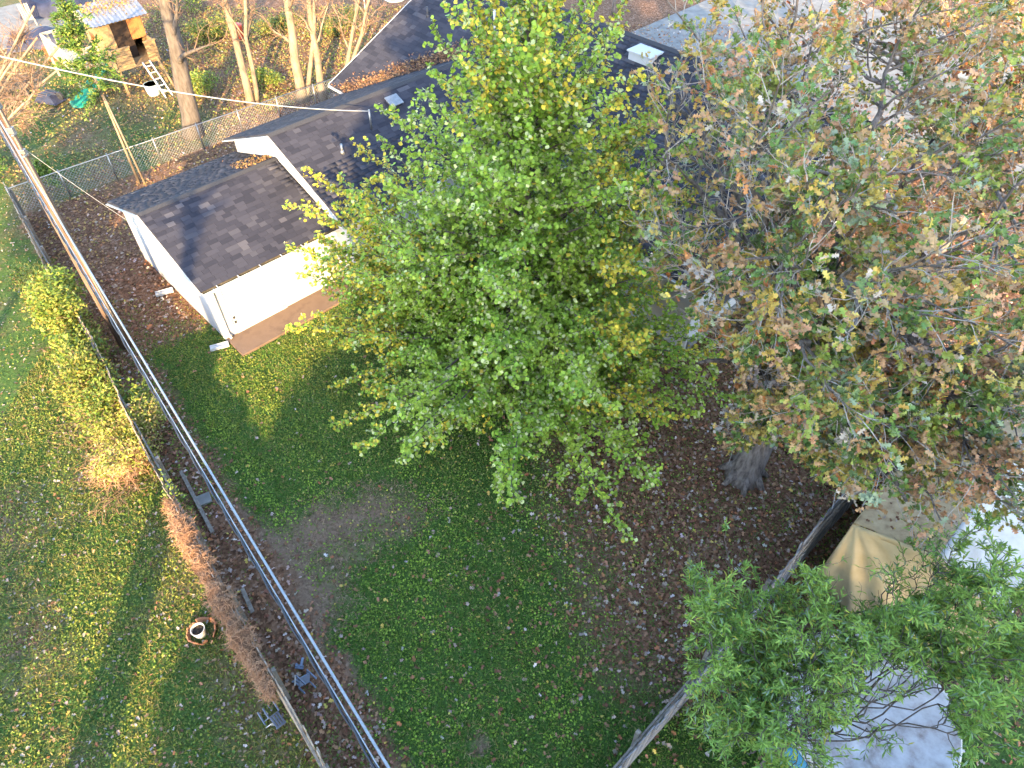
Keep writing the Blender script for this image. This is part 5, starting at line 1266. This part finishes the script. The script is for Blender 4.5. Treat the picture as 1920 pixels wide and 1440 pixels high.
def gold_litter():
    x, y, g, l, b, dist, a, bb = scatter(60000, -12, 12, 4, 26)
    d = np.hypot(x - .3, y - 13.5); k = (rng.random(len(x)) < .35 * np.exp(-(d / 4.4) ** 2) + .004) & (dist > 0)
    x, y, b = x[k], y[k], b[k]; n = len(x)
    o = leaf_mesh('fallen_ginkgo_leaves', np.stack([x, y, ground_z(x, y, b) + rng.uniform(.02, .07, n)], 1), frames(rdir(n, 1.5), rng.normal(size=(n, 3))), rng.uniform(.04, .07, n), GINKGO_V, GINKGO_F, pick(n, [(.6, (.50, .42, .08)), (.4, (.38, .36, .10))]), 'dry_leaf')
    tag(o, 'small yellow ginkgo leaves fallen on the grass under the tree', 'leaves', kind='stuff')
gold_litter()
def lawn():
    # clover and broad-leaved weeds
    q1, q2 = scatter(220000, -16, 10, 3.2, 20), scatter(100000, -30, 19, 3.2, 46)
    x, y, g, l, b, dist, a, bb = [np.concatenate(q) for q in zip(q1, q2)]
    patch = np.clip(.62 + .75 * wob(x, y, 2.2) + .45 * wob(y, -x, 5.0), .08, 1.25)
    k = rng.random(len(x)) < (g * patch * np.where(y < 19, .92, .34))
    x, y, b, dist, bb, g = x[k], y[k], b[k], dist[k], bb[k], g[k]; n = len(x)
    t = np.clip(.5 + .7 * wob(x * 1.3, y * 1.3, 2.0) + .45 * wob(y, x, 7.0) + .25 * rng.normal(size=n), 0, 1)[:, None]
    col = np.array([.07, .15, .024]) * (1 - t) + np.array([.29, .43, .055]) * t
    ol = np.clip(sstep(y + .5 * x * 0 + 2 * wob(x, y, .8), 11, 17) * .8 + .25 * wob(y, x, 1.6), 0, .85)[:, None]; col = col * (1 - ol) + np.array([.21, .22, .04]) * ol * rng.uniform(.7, 1.3, (n, 1))
    lf = (dist < 0)[:, None]; tl = np.clip(.5 + .7 * wob(x, y, 1.5) + .25 * rng.normal(size=n), 0, 1)[:, None]
    col = np.where(lf, np.array([.05, .12, .025]) * (1 - tl) + np.array([.27, .30, .05]) * tl, col)
    bk = (bb > 26)[:, None]; col = np.where(bk, np.array([.10, .12, .025]) * (1 - t) + np.array([.30, .26, .07]) * t, col)
    col = col * rng.uniform(.7, 1.3, (n, 1))
    h = np.clip(.055 + .05 * wob(x, y, 2.2), .012, .12) * rng.random(n)
    o = leaf_mesh('clover', np.stack([x, y, ground_z(x, y, b) + .01 + h], 1), frames(rdir(n, .9), rng.normal(size=(n, 3))), rng.uniform(.030, .072, n), CLOV_V, CLOV_F, col, 'grass')
    tag(o, 'green clover and low weeds covering the yard', 'ground cover', kind='stuff')
    # grass blades
    q1, q2 = scatter(620000, -16, 10, 3.2, 20), scatter(200000, -30, 19, 3.2, 46)
    x, y, g, l, b, dist, a, bb = [np.concatenate(q) for q in zip(q1, q2)]
    k = rng.random(len(x)) < (g * np.clip(.55 - .5 * wob(x, y, 2.2) + .3 * wob(y, x, 4), .12, 1) * np.where(y < 19, .9, .45))
    x, y, b, dist, bb = x[k], y[k], b[k], dist[k], bb[k]; n = len(x)
    col = pick(n, [(.45, (.09, .19, .03)), (.3, (.15, .25, .045)), (.25, (.30, .27, .10))])
    col = np.where(((bb > 26) | (dist < 0))[:, None] & (rng.random((n, 1)) < .6), pick(n, [(.5, (.22, .22, .05)), (.5, (.32, .26, .09))]), col)
    col = np.where((b > .3)[:, None] & (rng.random((n, 1)) < .75), pick(n, [(.6, (.34, .25, .16)), (.4, (.24, .16, .10))]), col)
    d = unit(np.stack([rng.normal(size=n), rng.normal(size=n), rng.uniform(.3, 1.3, n)], 1))
    o = leaf_mesh('grass', np.stack([x, y, ground_z(x, y, b)], 1), frames(np.cross(d, rng.normal(size=(n, 3))), d), rng.uniform(.06, .14, n), BLADE_V * np.array([1.1, 1, 1]), BLADE_F, col, 'grass')
    tag(o, 'short grass blades of the yard', 'grass', kind='stuff'); return n
nlw = lawn()
def back_cover():
    x, y, g, l, b, dist, a, bb = scatter(90000, -28, 2, 28, 49)
    k = (bb > 33.2) & (rng.random(len(x)) < np.clip(.20 + .45 * wob(x, y, 1.3) + .25 * sstep(a, 11, 15), 0, .8))
    x, y, b = x[k], y[k], b[k]; n = len(x)
    h = .30 * np.clip(.3 + wob(x, y, 1.3), .05, 1) * rng.random(n)
    o = leaf_mesh('ivy_ground_cover', np.stack([x, y, .02 + h], 1), frames(rdir(n, .8), rng.normal(size=(n, 3))), rng.uniform(.08, .16, n), OVAL_V, OVAL_F, pick(n, [(.35, (.24, .26, .05)), (.25, (.12, .17, .035)), (.25, (.44, .30, .09)), (.15, (.34, .18, .07))]), 'leaf')
    tag(o, 'yellow and green low vines covering the ground beyond the chain-link fence', 'ground cover', kind='stuff')
back_cover()
# leaves drifted into the roof valley
n = 2600; t = rng.random(n); 
va0, vb0, va1, vb1 = ME - .2, WB1 + .35, aj - .2, wbm + .5
aa = va0 + (va1 - va0) * t + rng.normal(size=n) * .22; bb = vb0 + (vb1 - vb0) * t + rng.normal(size=n) * .28 + .25
zz = np.maximum(np.where(aa > ME, MZE + (aa - ME) * msl, 0), np.where(np.abs(bb - wbm) < wbm - WB0, WZE + wsl * (wbm - WB0 - np.abs(bb - wbm)), 0))
k = zz > 1; aa, bb, zz = aa[k], bb[k], zz[k]; n = len(aa)
pos = np.stack([aa * E1.x + bb * E2.x, aa * E1.y + bb * E2.y, zz + .05 + rng.uniform(0, .05, n)], 1)
tag(leaf_mesh('valley_leaves', pos, frames(rdir(n, 1.2), rng.normal(size=(n, 3))), rng.uniform(.07, .12, n), LIT_V, LIT_F, pick(n, [(.5, (.20, .11, .065)), (.3, (.34, .20, .10)), (.2, (.14, .08, .05))]), 'dry_leaf'), 'brown leaves drifted into the valley between the two roofs', 'leaves', kind='stuff')
n = 260; aa = rng.uniform(9.0, 10.2, n); bb = G_BM + .1 + np.abs(rng.normal(size=n)) * .7; zz = G_ZR - (bb - G_BM) * gsl + .05
pos = np.stack([aa * E1.x + bb * E2.x, aa * E1.y + bb * E2.y, zz], 1)
tag(leaf_mesh('garage_roof_leaves', pos, frames(rdir(n, 1.4), rng.normal(size=(n, 3))), rng.uniform(.07, .12, n), LIT_V, LIT_F, pick(n, [(.6, (.42, .24, .08)), (.4, (.24, .13, .07))]), 'dry_leaf'), 'orange leaves gathered where the garage roof meets the house gable', 'leaves', kind='stuff')
p = survey(277, 620); o = leaf_mesh('maple_leaf', np.array([[p.x, p.y, .06]]), frames(np.array([[.1, -.2, 1.]]), np.array([[.4, 1, 0.]])), np.array([.26]), OAK_V, OAK_F, np.array([[.46, .17, .07]]), 'dry_leaf')
tag(o, 'single large orange leaf on the ground left of the garage', 'leaf')
n = 190; ss = rng.random(n); tt = rng.random(n) ** .7
aa = CA0 + .1 + (CA1 - CA0 - .2) * ss; bb = CE + (CR - CE) * tt; zz = CZE + (CZR - CZE) * tt + .02 - .04 * np.sin(np.pi * tt)
pos = np.stack([aa * E1.x + bb * E2.x, aa * E1.y + bb * E2.y, zz], 1)
tag(leaf_mesh('canopy_leaves', pos, frames(rdir(n, 2.2), rng.normal(size=(n, 3))), rng.uniform(.07, .13, n), LIT_V, LIT_F, pick(n, LIT), 'dry_leaf'), 'brown oak leaves fallen on the tan canopy roof', 'leaves', kind='stuff')
